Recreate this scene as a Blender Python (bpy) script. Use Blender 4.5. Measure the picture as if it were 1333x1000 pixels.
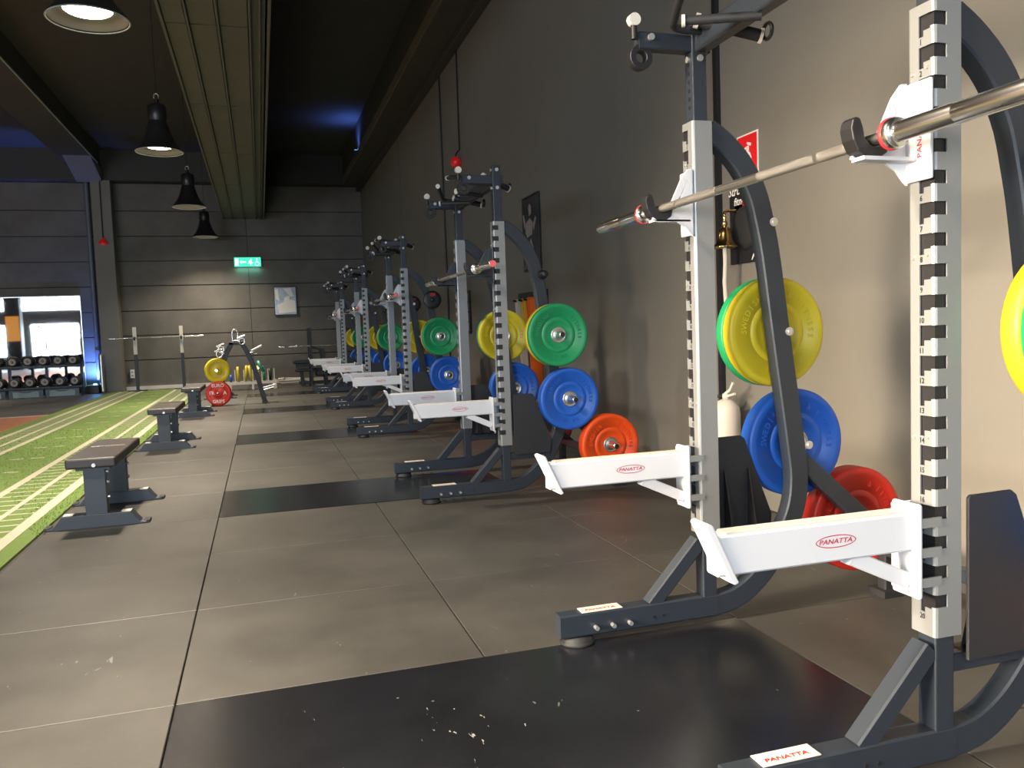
import bpy, math, random
from mathutils import Vector, Matrix
random.seed(7)
for o in list(bpy.data.objects): bpy.data.objects.remove(o, do_unlink=True)
S = bpy.context.scene
C = S.collection
PI = math.pi

# ---------------------------------------------------------------- camera
cam = bpy.data.cameras.new('camera'); co = bpy.data.objects.new('camera', cam); C.objects.link(co)
cam.sensor_width = 36.0; cam.lens = 28.84; cam.clip_start = 0.02; cam.clip_end = 200
F = Vector((0.29015774, 0.95469134, -0.06612821)); R_ = Vector((0.95544108, -0.2929148, -0.03651385)); U_ = Vector((0.05422939, 0.05258683, 0.99714282))
co.matrix_world = Matrix(((R_.x, U_.x, -F.x, 0.0), (R_.y, U_.y, -F.y, 0.0), (R_.z, U_.z, -F.z, 1.1979), (0, 0, 0, 1)))
S.camera = co

# ---------------------------------------------------------------- world, exposure, lights
W = bpy.data.worlds.new('world'); S.world = W; W.use_nodes = True
bg = W.node_tree.nodes['Background']; bg.inputs[0].default_value = (0.62, 0.78, 1.0, 1); bg.inputs[1].default_value = 1.5
S.view_settings.view_transform = 'Standard'; S.view_settings.look = 'None'
S.view_settings.gamma = 1.0; S.view_settings.use_curve_mapping = False
S.view_settings.exposure = 0.0
try:
    S.cycles.max_bounces = 6; S.cycles.caustics_reflective = False; S.cycles.caustics_refractive = False
except Exception: pass

def area(name, loc, direction, sx, sy, power, color, shape='RECTANGLE', spread=PI):
    l = bpy.data.lights.new(name, 'AREA'); l.shape = shape; l.size = sx
    if shape in ('RECTANGLE', 'ELLIPSE'): l.size_y = sy
    l.energy = power; l.color = color; l.spread = spread
    o = bpy.data.objects.new(name, l); C.objects.link(o); o.location = loc
    o.rotation_euler = Vector(direction).to_track_quat('-Z', 'Y').to_euler()
    return o
WARM = (1.0, 0.84, 0.65); DAY = (0.70, 0.84, 1.0)
LAMP_POWER = 190; NEAR_POWER = 270
LAMPS = [(-1.15, y, 3.75) for y in (-2.7, 2.2, 7.25, 12.0, 16.8, 21.6)]
LAMPS_FAR = [(-7.6, y, 3.75) for y in (2.2, 7.05, 12.0, 16.8, 21.2)]
for p in LAMPS + LAMPS_FAR:
    near = p in LAMPS[:2]     # the two lamps over the near end are wide floods, the others narrow
    area('lamp_light', (p[0], p[1], p[2] + 0.045), (0, 0, -1), 0.3, 0.3, NEAR_POWER if near else LAMP_POWER * (0.5 if p[1] > 21 else 1.0), WARM, 'DISK', spread=2.6 if near else (2.15 if p in LAMPS else 1.5))
# daylight through the front windows
WINDOWS = [(-1.9, -0.3, 1.0, 3.0), (-15.6, -13.2, 0.7, 2.45), (-12.3, -9.9, 0.7, 2.45), (-9.5, -6.0, 0.7, 2.45), (-15.6, -6.0, 3.25, 3.95)]
WPOW = [350, 120, 330, 420, 160]
for (x0, x1, z0, z1), pw in zip(WINDOWS, WPOW):
    area('window_or_side_light', ((x0 + x1) / 2, -6.38, (z0 + z1) / 2), (0, 1, -0.02), x1 - x0, z1 - z0, pw, DAY)
# unseen wide area light along the closed left wall, over floor and turf
area('window_or_side_light', (-15.8, 8.0, 2.2), (1, 0, -0.1), 14.0, 2.6, 60, (0.95, 0.95, 1.0))

# added warm wash from the left, out of view, brightens the near right wall
area('wall_wash_light', (-6.0, 0.9, 2.1), (8.85, 0.75, -1.75), 3.4, 2.0, 215, (1.0, 0.80, 0.58), spread=0.80)

# ---------------------------------------------------------------- materials
def mat(name, col, rough=0.5, metal=0.0, bump=0.0, bscale=200.0, var=0.0, vscale=3.0, emit=None, estr=0.0, spec=0.5, coat=0.0):
    m = bpy.data.materials.new(name); m.use_nodes = True
    nt = m.node_tree; b = nt.nodes['Principled BSDF']
    b.inputs['Base Color'].default_value = (*col, 1); b.inputs['Roughness'].default_value = rough
    b.inputs['Metallic'].default_value = metal; b.inputs['Specular IOR Level'].default_value = spec
    if coat: b.inputs['Coat Weight'].default_value = coat; b.inputs['Coat Roughness'].default_value = 0.15
    if emit: b.inputs['Emission Color'].default_value = (*emit, 1); b.inputs['Emission Strength'].default_value = estr
    tc = nt.nodes.new('ShaderNodeTexCoord')
    if bump:
        n = nt.nodes.new('ShaderNodeTexNoise'); n.inputs['Scale'].default_value = bscale; n.inputs['Detail'].default_value = 3
        nt.links.new(tc.outputs['Object'], n.inputs['Vector'])
        bp = nt.nodes.new('ShaderNodeBump'); bp.inputs['Strength'].default_value = bump; bp.inputs['Distance'].default_value = 0.002
        nt.links.new(n.outputs['Fac'], bp.inputs['Height']); nt.links.new(bp.outputs['Normal'], b.inputs['Normal'])
    if var:
        n = nt.nodes.new('ShaderNodeTexNoise'); n.inputs['Scale'].default_value = vscale; n.inputs['Detail'].default_value = 6; n.inputs['Roughness'].default_value = 0.65
        nt.links.new(tc.outputs['Object'], n.inputs['Vector'])
        r = nt.nodes.new('ShaderNodeValToRGB')
        r.color_ramp.elements[0].position = 0.3; r.color_ramp.elements[1].position = 0.7
        r.color_ramp.elements[0].color = (*[c * (1 - var) for c in col], 1); r.color_ramp.elements[1].color = (*[min(1, c * (1 + var)) for c in col], 1)
        nt.links.new(n.outputs['Fac'], r.inputs['Fac']); nt.links.new(r.outputs['Color'], b.inputs['Base Color'])
    return m

def mat_floor(name, col, rough, fleck, dirt, chalk=None):
    """rubber: fine grain, pale flecks and scuffs, faint dusty patches"""
    m = bpy.data.materials.new(name); m.use_nodes = True; nt = m.node_tree; b = nt.nodes['Principled BSDF']
    N = nt.nodes.new; L = nt.links.new
    geo = N('ShaderNodeNewGeometry')
    big = N('ShaderNodeTexNoise'); big.inputs['Scale'].default_value = 1.3; big.inputs['Detail'].default_value = 7; big.inputs['Roughness'].default_value = 0.6
    fine = N('ShaderNodeTexNoise'); fine.inputs['Scale'].default_value = 260; fine.inputs['Detail'].default_value = 2
    spk = N('ShaderNodeTexVoronoi'); spk.inputs['Scale'].default_value = 9
    scr = N('ShaderNodeTexNoise'); scr.inputs['Scale'].default_value = 5.5; scr.inputs['Detail'].default_value = 8; scr.inputs['Distortion'].default_value = 2.2
    mp = N('ShaderNodeMapping'); mp.inputs['Scale'].default_value = (2.4, 0.8, 1)
    L(geo.outputs['Position'], mp.inputs['Vector']); L(mp.outputs['Vector'], scr.inputs['Vector'])
    for n in (big, fine, spk): L(geo.outputs['Position'], n.inputs['Vector'])
    r = N('ShaderNodeValToRGB'); r.color_ramp.elements[0].position = 0.35; r.color_ramp.elements[1].position = 0.68
    r.color_ramp.elements[0].color = (*[c * (1 - dirt) for c in col], 1); r.color_ramp.elements[1].color = (*[c * (1 + dirt) for c in col], 1)
    L(big.outputs['Fac'], r.inputs['Fac'])
    g = N('ShaderNodeMix'); g.data_type = 'RGBA'; g.blend_type = 'OVERLAY'; g.inputs[0].default_value = 0.35
    L(r.outputs['Color'], g.inputs[6]); L(fine.outputs['Color'], g.inputs[7])
    s1 = N('ShaderNodeMath'); s1.operation = 'LESS_THAN'; s1.inputs[1].default_value = 0.045; L(spk.outputs['Distance'], s1.inputs[0])
    s2 = N('ShaderNodeMath'); s2.operation = 'GREATER_THAN'; s2.inputs[1].default_value = 0.72; L(scr.outputs['Fac'], s2.inputs[0])
    mk = N('ShaderNodeTexNoise'); mk.inputs['Scale'].default_value = 2.1; L(geo.outputs['Position'], mk.inputs['Vector'])
    s3 = N('ShaderNodeMath'); s3.operation = 'GREATER_THAN'; s3.inputs[1].default_value = 0.58; L(mk.outputs['Fac'], s3.inputs[0])
    a = N('ShaderNodeMath'); a.operation = 'MULTIPLY'; L(s1.outputs[0], a.inputs[0]); L(s3.outputs[0], a.inputs[1])
    mx = N('ShaderNodeMath'); mx.operation = 'MAXIMUM'; L(a.outputs[0], mx.inputs[0]); L(s2.outputs[0], mx.inputs[1])
    ml = N('ShaderNodeMath'); ml.operation = 'MULTIPLY'; ml.inputs[1].default_value = fleck; L(mx.outputs[0], ml.inputs[0])
    if chalk:   # a patch of chalk scratches where the bar lands
        vd = N('ShaderNodeVectorMath'); vd.operation = 'DISTANCE'; vd.inputs[1].default_value = chalk; L(geo.outputs['Position'], vd.inputs[0])
        mr_ = N('ShaderNodeMapRange'); mr_.inputs[1].default_value = 0.0; mr_.inputs[2].default_value = 0.42; mr_.inputs[3].default_value = 0.20; mr_.inputs[4].default_value = 0.0; L(vd.outputs['Value'], mr_.inputs[0])
        mp2 = N('ShaderNodeMapping'); mp2.inputs['Scale'].default_value = (55, 13, 1); mp2.inputs['Rotation'].default_value = (0, 0, 0.5); L(geo.outputs['Position'], mp2.inputs['Vector'])
        cn = N('ShaderNodeTexNoise'); cn.inputs['Scale'].default_value = 1.0; cn.inputs['Detail'].default_value = 5; cn.inputs['Distortion'].default_value = 1.0; L(mp2.outputs['Vector'], cn.inputs['Vector'])
        ad = N('ShaderNodeMath'); ad.operation = 'ADD'; L(cn.outputs['Fac'], ad.inputs[0]); L(mr_.outputs[0], ad.inputs[1])
        gt = N('ShaderNodeMath'); gt.operation = 'GREATER_THAN'; gt.inputs[1].default_value = 0.835; L(ad.outputs[0], gt.inputs[0])
        mx2 = N('ShaderNodeMath'); mx2.operation = 'MAXIMUM'; L(ml.outputs[0], mx2.inputs[0]); L(gt.outputs[0], mx2.inputs[1]); ml = mx2
    mm = N('ShaderNodeMix'); mm.data_type = 'RGBA'; mm.inputs[7].default_value = (0.27, 0.26, 0.24, 1)
    L(ml.outputs[0], mm.inputs[0]); L(g.outputs[2], mm.inputs[6]); L(mm.outputs[2], b.inputs['Base Color'])
    b.inputs['Roughness'].default_value = rough
    bp = N('ShaderNodeBump'); bp.inputs['Strength'].default_value = 0.25; bp.inputs['Distance'].default_value = 0.001
    L(fine.outputs['Fac'], bp.inputs['Height']); L(bp.outputs['Normal'], b.inputs['Normal'])
    return m

M = {}
M['mat'] = mat_floor('rubber_matting', (0.057, 0.056, 0.051), 0.46, 0.5, 0.30)
M['platform'] = mat_floor('platform_top', (0.010, 0.011, 0.014), 0.20, 0.35, 0.35, (0.52, 2.38, 0.0))
M['wall'] = mat('grey_wall_paint', (0.172, 0.165, 0.146), 0.6, bump=0.15, bscale=60, var=0.07, vscale=0.7)
M['wallback'] = mat('grey_concrete_panel', (0.130, 0.124, 0.112), 0.75, bump=0.3, bscale=40, var=0.2, vscale=1.3)
M['ceiling'] = mat('ceiling_paint', (0.045, 0.043, 0.039), 0.8, var=0.1)
M['duct'] = mat('duct_grey_green', (0.125, 0.122, 0.098), 0.6, var=0.08)
M['darktrim'] = mat('dark_trim', (0.040, 0.038, 0.035), 0.7)
M['frame'] = mat('charcoal_powder_coat', (0.022, 0.029, 0.040), 0.36, bump=0.2, bscale=700)
M['black'] = mat('black_plastic', (0.012, 0.012, 0.014), 0.45)
M['blackr'] = mat('black_rubber', (0.016, 0.017, 0.020), 0.6, bump=0.5, bscale=350)
M['silver'] = mat('silver_painted_steel', (0.28, 0.295, 0.30), 0.36, metal=0.4)
M['white'] = mat('white_powder_coat', (0.60, 0.62, 0.66), 0.35)
M['chrome'] = mat('chrome', (0.85, 0.84, 0.82), 0.22, metal=1.0)
M['steel'] = mat('brushed_steel', (0.66, 0.65, 0.62), 0.32, metal=1.0)
M['knurl'] = mat('knurled_steel', (0.36, 0.35, 0.33), 0.4, metal=1.0, bump=1.0, bscale=1500)
M['bolt'] = mat('zinc_bolt', (0.72, 0.72, 0.70), 0.3, metal=0.8)
M['red'] = mat('red_rubber', (0.62, 0.030, 0.018), 0.42)
M['orange'] = mat('orange_red_rubber', (0.86, 0.085, 0.010), 0.42)
M['yellow'] = mat('yellow_rubber', (0.66, 0.52, 0.022), 0.42)
M['green'] = mat('green_rubber', (0.010, 0.26, 0.095), 0.42)
M['blue'] = mat('blue_rubber', (0.014, 0.105, 0.50), 0.42)
M['redprint'] = mat('red_print', (0.45, 0.015, 0.03), 0.5)
M['whiteprint'] = mat('white_print', (0.80, 0.79, 0.75), 0.5)
M['blackprint'] = mat('black_print', (0.01, 0.01, 0.01), 0.5)
M['brass'] = mat('brass', (0.62, 0.43, 0.18), 0.2, metal=1.0)
M['rope'] = mat('white_rope', (0.60, 0.57, 0.50), 0.85, bump=0.6, bscale=300)
M['cream'] = mat('cream_paint', (0.66, 0.63, 0.56), 0.4)
M['leather'] = mat('dark_brown_vinyl', (0.026, 0.021, 0.020), 0.45, bump=0.2, bscale=400)
M['navy'] = mat('dark_blue_grey_steel', (0.030, 0.038, 0.050), 0.4)
M['glow'] = mat('lamp_glow', (1, 1, 1), 0.5, emit=(1.0, 0.84, 0.62), estr=40)
M['shadein'] = mat('lamp_reflector', (0.07, 0.068, 0.058), 0.35, metal=0.3)
M['shade'] = mat('black_lamp_shade', (0.014, 0.014, 0.014), 0.35)
M['signgreen'] = mat('exit_sign_green', (0.02, 0.35, 0.2), 0.5, emit=(0.04, 0.62, 0.38), estr=1.6)
M['signwhite'] = mat('exit_sign_white', (0.9, 0.9, 0.9), 0.5, emit=(0.75, 1.0, 0.9), estr=1.3)
M['signred'] = mat('sign_red', (0.72, 0.015, 0.02), 0.4)
M['mirror'] = mat('mirror_glass', (0.9, 0.9, 0.9), 0.02, metal=1.0)
M['windowglass'] = mat('daylit_window', (0.9, 0.95, 1), 0.3, emit=(0.85, 0.93, 1.0), estr=5.0)
M['turf'] = mat('green_turf', (0.115, 0.185, 0.040), 0.9, bump=1.0, bscale=900, var=0.28, vscale=120)
M['blade'] = mat('turf_blade', (0.16, 0.27, 0.055), 0.8, var=0.2, vscale=30)
M['turfwhite'] = mat('turf_line_white', (0.40, 0.38, 0.30), 0.9, bump=0.8, bscale=500, var=0.1, vscale=60)
M['court'] = mat('terracotta_court', (0.30, 0.125, 0.065), 0.6, var=0.1)
M['led'] = mat('blue_led', (0.3, 0.5, 1), 0.4, emit=(0.15, 0.45, 1.0), estr=12)
M['bandyellow'] = mat('yellow_band', (0.75, 0.42, 0.03), 0.5)
M['bandred'] = mat('red_band', (0.70, 0.03, 0.04), 0.5)
M['bandorange'] = mat('orange_band', (0.80, 0.13, 0.01), 0.5)
M['bandbeige'] = mat('beige_band', (0.55, 0.45, 0.36), 0.55)
M['teal'] = mat('teal_rubber', (0.02, 0.25, 0.20), 0.45)
M['photo'] = mat('dark_photo_print', (0.05, 0.047, 0.05), 0.25, var=0.7, vscale=6)
M['posterlight'] = mat('print_with_reflection', (0.40, 0.47, 0.58), 0.2, var=0.35, vscale=3.5)
M['dial'] = mat('pale_grey_panel', (0.30, 0.36, 0.34), 0.5)
M['pinkcap'] = mat('pink_end_cap', (0.85, 0.12, 0.14), 0.4)
M['pipe'] = mat('grey_pipe', (0.13, 0.14, 0.16), 0.45)
M['alarm'] = mat('red_alarm_plastic', (0.55, 0.015, 0.015), 0.35, emit=(1, 0.03, 0.02), estr=0.12)

# ---------------------------------------------------------------- mesh helpers
class MB:
    def __init__(s): s.v = []; s.f = []; s.sm = []
    def add(s, vs, fs, smooth=False):
        n = len(s.v); s.v += [tuple(v) for v in vs]; s.f += [tuple(i + n for i in f) for f in fs]; s.sm += [smooth] * len(fs); return s
    def box(s, x0, x1, y0, y1, z0, z1):
        return s.add([(x0,y0,z0),(x1,y0,z0),(x1,y1,z0),(x0,y1,z0),(x0,y0,z1),(x1,y0,z1),(x1,y1,z1),(x0,y1,z1)],
                     [(0,3,2,1),(4,5,6,7),(0,1,5,4),(1,2,6,5),(2,3,7,6),(3,0,4,7)])
    def prism(s, poly, y0, y1, axis='y'):
        """polygon extruded; axis y: poly is (x,z); axis x: (y,z); axis z: (x,y)"""
        n = len(poly)
        mk = {'y': lambda p, t: (p[0], t, p[1]), 'x': lambda p, t: (t, p[0], p[1]), 'z': lambda p, t: (p[0], p[1], t)}[axis]
        vs = [mk(p, y0) for p in poly] + [mk(p, y1) for p in poly]
        return s.add(vs, [tuple(range(n)), tuple(range(2*n-1, n-1, -1))] + [(i, i+n, (i+1) % n + n, (i+1) % n) for i in range(n)])
    def path(s, pts, w, h=None, side=(0, 1, 0), n=4, smooth=False, caps=True):
        """sweep: rectangular section (n=4: w across `side`, h normal) or round (n>4: radius w)"""
        P = [Vector(p) for p in pts]; rings = []; side = Vector(side)
        for i, p in enumerate(P):
            t = (P[min(i+1, len(P)-1)] - P[max(i-1, 0)]).normalized()
            if n > 4 and h is None:
                a = t.cross(side)
                if a.length < 0.05: a = t.cross(Vector((1, 0, 0)) if abs(t.x) < .9 else Vector((0, 0, 1)))
                a.normalize(); b = t.cross(a).normalized()
                rings.append([p + a * (w * math.cos(2*PI*k/n)) + b * (w * math.sin(2*PI*k/n)) for k in range(n)])
            else:
                b = (side - t * side.dot(t)).normalized(); a = t.cross(b).normalized()
                # mitre correction
                sc = 1.0
                if 0 < i < len(P)-1:
                    t1 = (P[i]-P[i-1]).normalized(); sc = 1.0 / max(0.5, t.dot(t1))
                hw, hh = w/2, h/2*sc; c = min(hw, hh) * 0.18
                rings.append([p + b*x + a*y for x, y in ((hw-c,-hh),(hw,-hh+c),(hw,hh-c),(hw-c,hh),(-hw+c,hh),(-hw,hh-c),(-hw,-hh+c),(-hw+c,-hh))])
        m = len(rings[0]); vs = [v for r in rings for v in r]; fs = []
        for i in range(len(rings)-1):
            for k in range(m):
                fs.append((i*m+k, i*m+(k+1) % m, (i+1)*m+(k+1) % m, (i+1)*m+k))
        s.add(vs, fs, smooth or n > 4)
        if caps:
            s.add(rings[0], [tuple(range(m-1, -1, -1))]); s.add(rings[-1], [tuple(range(m))])
        return s
    def tube(s, a, b, r, n=14): return s.path([a, b], r, n=n)
    def lathe(s, prof, origin=(0,0,0), axis='y', n=32, smooth=True):
        """prof: (radius, t) pairs along the axis"""
        o = Vector(origin); A = {'x': ((0,1,0),(0,0,1),(1,0,0)), 'y': ((0,0,1),(1,0,0),(0,1,0)), 'z': ((1,0,0),(0,1,0),(0,0,1))}[axis]
        a, b, c = map(Vector, A); vs = []; fs = []
        for r, t in prof:
            for k in range(n):
                q = 2*PI*k/n; vs.append(o + a*(r*math.cos(q)) + b*(r*math.sin(q)) + c*t)
        for i in range(len(prof)-1):
            for k in range(n): fs.append((i*n+k, i*n+(k+1) % n, (i+1)*n+(k+1) % n, (i+1)*n+k))
        return s.add(vs, fs, smooth)
    def build(s, name, material, parent=None, bevel=0.0, solid=0.0, loc=None):
        me = bpy.data.meshes.new(name); me.from_pydata(s.v, [], s.f); me.update()
        me.polygons.foreach_set('use_smooth', s.sm); me.materials.append(material if not isinstance(material, str) else M[material])
        o = bpy.data.objects.new(name, me); C.objects.link(o)
        if parent: o.parent = parent
        if loc: o.location = loc
        if solid:
            md = o.modifiers.new('solid', 'SOLIDIFY'); md.thickness = solid; md.offset = -1
        if bevel:
            md = o.modifiers.new('bevel', 'BEVEL'); md.width = bevel; md.segments = 2; md.limit_method = 'ANGLE'; md.angle_limit = 0.7
        try:
            import bmesh
            bm = bmesh.new(); bm.from_mesh(me); bmesh.ops.recalc_face_normals(bm, faces=bm.faces); bm.to_mesh(me); bm.free()
        except Exception: pass
        return o

_glyph = {}
def glyphs(text, bold=False):
    """mesh data of a text, centred, size 1"""
    key = text
    if key in _glyph: return _glyph[key]
    cu = bpy.data.curves.new('t', 'FONT'); cu.body = text; cu.align_x = 'CENTER'; cu.align_y = 'CENTER'; cu.resolution_u = 2; cu.size = 1; cu.offset = 0.018
    ob = bpy.data.objects.new('t', cu); C.objects.link(ob)
    dg = bpy.context.evaluated_depsgraph_get(); dg.update()
    me = bpy.data.meshes.new_from_object(ob.evaluated_get(dg))
    r = ([tuple(v.co) for v in me.vertices], [tuple(p.vertices) for p in me.polygons])
    bpy.data.objects.remove(ob, do_unlink=True); bpy.data.curves.remove(cu); bpy.data.meshes.remove(me)
    _glyph[key] = r; return r
def text_into(mb, text, size, origin, xdir, ydir, sx=1.0, shear=0.0):
    v, f = glyphs(text); o = Vector(origin); X = Vector(xdir); Y = Vector(ydir)
    mb.add([o + X*((p[0]*sx + p[1]*shear)*size) + Y*(p[1]*size) for p in v], f)
def arc_text(mb, text, size, radius, centre_deg, origin, xdir, ydir, step=0.72, flip=False):
    X = Vector(xdir); Y = Vector(ydir); o = Vector(origin); n = len(text)
    for i, ch in enumerate(text):
        if ch == ' ': continue
        d = (i - (n-1)/2) * size*step/radius
        a = math.radians(centre_deg) + (d if flip else -d)
        rad = X*math.cos(a) + Y*math.sin(a); tan = X*math.sin(a) - Y*math.cos(a)
        if flip: text_into(mb, ch, size, o + rad*radius, -tan, -rad)
        else: text_into(mb, ch, size, o + rad*radius, tan, rad)

def thing(name, label, cat, loc=(0,0,0), rz=0.0, group=None):
    o = bpy.data.objects.new(name, None); C.objects.link(o); o.location = loc; o.rotation_euler = (0,0,rz)
    o.empty_display_size = 0.1; o['label'] = label; o['category'] = cat
    if group: o['group'] = group
    return o
def tag(o, label, cat, group=None):
    o['label'] = label; o['category'] = cat
    if group: o['group'] = group
    return o
def each(name, m, parent, mbs):
    for b in mbs: b.build(name, m, parent)
def struct(o): o['kind'] = 'structure'; return o
def copy_tree(o, parent=None):
    c = o.copy(); C.objects.link(c)
    if parent: c.parent = parent
    for ch in list(o.children): copy_tree(ch, c)
    return c
def dup(o, loc, label=None, rz=None, group=None):
    c = copy_tree(o); c.location = loc
    if rz is not None: c.rotation_euler = (0, 0, rz)
    if label: c['label'] = label
    if group: c['group'] = group
    return c

# ================================================================ SETTING
XW = 2.85; YB = 23.0; XL = -16.0; YF = -6.5; ZC = 6.0
MX = [-0.335, 0.725, 1.785, XW]           # mat joints across
PITCH = 0.9925; Y0 = 2.86                 # mat joints along
floor = struct(MB().box(XL, XW + 0.02, YF, YB, -0.2, -0.012).build('floor', 'darktrim'))
def piece(name, parent, material, x0, x1, y0, y1, z0, z1, cache={}):
    g = 0.0028
    k = (name, round(x1-x0, 3), round(y1-y0, 3), round(z1-z0, 3))
    if k not in cache:
        hx, hy, h = (x1-x0)/2-g, (y1-y0)/2-g, z1-z0; b = 0.0025
        vs = [(-hx,-hy,0),(hx,-hy,0),(hx,hy,0),(-hx,hy,0),(-hx,-hy,h-b),(hx,-hy,h-b),(hx,hy,h-b),(-hx,hy,h-b),(-hx+b,-hy+b,h),(hx-b,-hy+b,h),(hx-b,hy-b,h),(-hx+b,hy-b,h)]
        fs = [(0,3,2,1)] + [(i,(i+1)%4,(i+1)%4+4,i+4) for i in range(4)] + [(i+4,(i+1)%4+4,(i+1)%4+8,i+8) for i in range(4)] + [(8,9,10,11)]
        me = bpy.data.meshes.new(name); me.from_pydata(vs, [], fs); me.update(); me.materials.append(M[material]); cache[k] = me
    o = bpy.data.objects.new(name, cache[k]); C.objects.link(o); o.location = ((x0+x1)/2, (y0+y1)/2, z0); o.parent = parent
    return o
rows = [(Y0 + PITCH*(k), Y0 + PITCH*(k+1), k) for k in range(-5, 20)]
for y0, y1, k in rows:
    plat = (k % 4 == 3)
    piece('rubber_mat', floor, 'mat', -1.395, MX[0], y0, y1, -0.011, random.uniform(-0.0006, 0.0006))
    if not plat:
        for i in range(2): piece('rubber_mat', floor, 'mat', MX[i], MX[i+1], y0, y1, -0.011, random.uniform(-0.0006, 0.0006))
    piece('rubber_mat', floor, 'mat', MX[2], MX[3], y0, y1, -0.011, random.uniform(-0.0006, 0.0006))
# matting left of the turf, courts and the far strip
for (x0, x1, y0, y1, m_) in [(-3.62, -1.395, YF, 0.0, 'mat'), (XL, -3.62, YF, 0, 'mat'), (XL, -3.62, 16.1, YB, 'mat'), (-3.62, XW, 22.71, YB, 'mat')]:
    piece('rubber_sheet', floor, m_, x0, x1, y0, y1, -0.011, 0.0)
piece('court_sheet', floor, 'court', XL, -3.62, 0.0, 16.0, -0.011, 0.0)
piece('white_border', floor, 'turfwhite', XL, -3.62, 16.0, 16.1, -0.011, 0.001)

wall_right = struct(MB().box(XW, XW + 0.2, YF, YB + 0.2, -0.1, ZC).build('wall_right', 'wall'))
joint = MB()
for y in (16.6,): joint.box(XW - 0.002, XW + 0.001, y - 0.006, y + 0.006, 0.0, 5.2)
joint.build('panel_joint', 'darktrim', wall_right)
# back wall of horizontal concrete panels
wall_back = struct(MB().box(XL, XW, YB + 0.02, YB + 0.25, -0.1, ZC).build('wall_back', 'darktrim'))
zs = [0.0, 0.76, 1.39, 2.02, 2.66, 3.29, 3.92, 4.56, 5.25]
xs = [XL, -8.0, -3.55, -0.2, XW]
for i in range(len(zs)-1):
    for j in range(len(xs)-1):
        b_ = MB().box(xs[j] + 0.004, xs[j+1] - 0.004, YB - 0.012 + random.uniform(-.002, .002), YB + 0.03, zs[i] + 0.012, zs[i+1] - 0.012).build('wall_panel', 'wallback', wall_back, bevel=0.004)
struct(MB().box(XL - 0.2, XL, YF, YB + 0.2, -0.1, ZC).build('wall_left', 'wall'))
# front wall (behind the camera) with its windows
fw = MB(); 
xsw = sorted(set([XL, XW] + [w[0] for w in WINDOWS if w[0] > XL] + [w[1] for w in WINDOWS]))
zsw = sorted(set([-0.1, ZC] + [w[2] for w in WINDOWS] + [w[3] for w in WINDOWS]))
for i in range(len(xsw)-1):
    for j in range(len(zsw)-1):
        cx, cz = (xsw[i]+xsw[i+1])/2, (zsw[j]+zsw[j+1])/2
        if any(w[0] < cx < w[1] and w[2] < cz < w[3] for w in WINDOWS): continue
        fw.box(xsw[i], xsw[i+1], YF - 0.2, YF, zsw[j], zsw[j+1])
struct(fw.build('wall_front', 'wall'))
for n_, (x0, x1, z0, z1) in enumerate(WINDOWS):
    x0 = max(x0, XL)
    w_ = struct(MB().box(x0, x1, YF - 0.12, YF - 0.1, z0, z1).build('window_%d' % (n_+1), 'windowglass'))
    fr = MB(); t = 0.05
    fr.box(x0, x0+t, YF-0.09, YF-0.02, z0, z1); fr.box(x1-t, x1, YF-0.09, YF-0.02, z0, z1); fr.box(x0+t, x1-t, YF-0.09, YF-0.02, z0, z0+t); fr.box(x0+t, x1-t, YF-0.09, YF-0.02, z1-t, z1)
    for q in range(1, max(1, int((x1-x0)/1.5))): xx = x0+(x1-x0)*q/int((x1-x0)/1.5); fr.box(xx-.03, xx+.03, YF-0.09, YF-0.02, z0+t, z1-t)
    fr.build('window_frame', 'black', w_)
struct(MB().box(XL, XW + 0.2, YF, YB + 0.2, ZC, ZC + 0.2).build('ceiling', 'ceiling'))
# beams: fascia over the back wall, ledge beam along the right wall, beam over the pillar
struct(MB().box(XL, XW, 22.6, YB, 5.25, ZC).build('trim_1', 'darktrim'))
t2 = struct(MB().box(2.35, XW, YF, 22.6, 5.22, ZC).build('trim_2', 'ceiling', bevel=0.01))
MB().box(2.72, XW, YF, 22.99, 5.12, 5.22).build('ledge', 'darktrim', t2, bevel=0.01)
MB().box(2.33, 2.349, YF, 22.6, 5.24, 5.40).build('edge_strip', 'duct', t2)
t3 = struct(MB().box(-4.25, -3.5, YF, 22.0, 5.56, ZC).build('trim_3', 'ceiling', bevel=0.02))
MB().box(-3.515, -3.49, YF, 22.0, 5.55, 5.575).build('edge_strip', 'dial', t3)
MB().prism([(21.2, 5.56), (22.6, 5.20), (22.6, 5.56)], -4.1, -3.52, 'x').build('haunch', 'wall', t3)
# ribbed duct beam in the middle of the ceiling
duct = struct(MB().box(-0.72, 0.22, YF, 22.95, 4.40, ZC).build('trim_4', 'duct'))
xsd = [-0.755, -0.52, -0.235, 0.07, 0.165, 0.255]
for a, w_ in zip(xsd, (0.03, 0.022, 0.022, 0.018, 0.018, 0.03)):
    MB().box(a - w_/2, a + w_/2, YF, 22.95, 4.345, 4.40 if abs(a) < .6 and a < .2 else 4.75).build('rib', 'duct', duct, bevel=0.004)
for i in range(3):
    x0, x1 = xsd[i] + 0.02, xsd[i+1] - 0.02
    for y in range(-6, 23, 3):
        MB().box(x0, x1, y + 0.01, min(y + 2.985, 22.94), 4.375, 4.40).build('duct_panel', 'duct', duct, bevel=0.003)
MB().box(-0.80, 0.30, YF, 22.95, 4.70, 4.76).build('flange', 'duct', duct, bevel=0.004)
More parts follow.
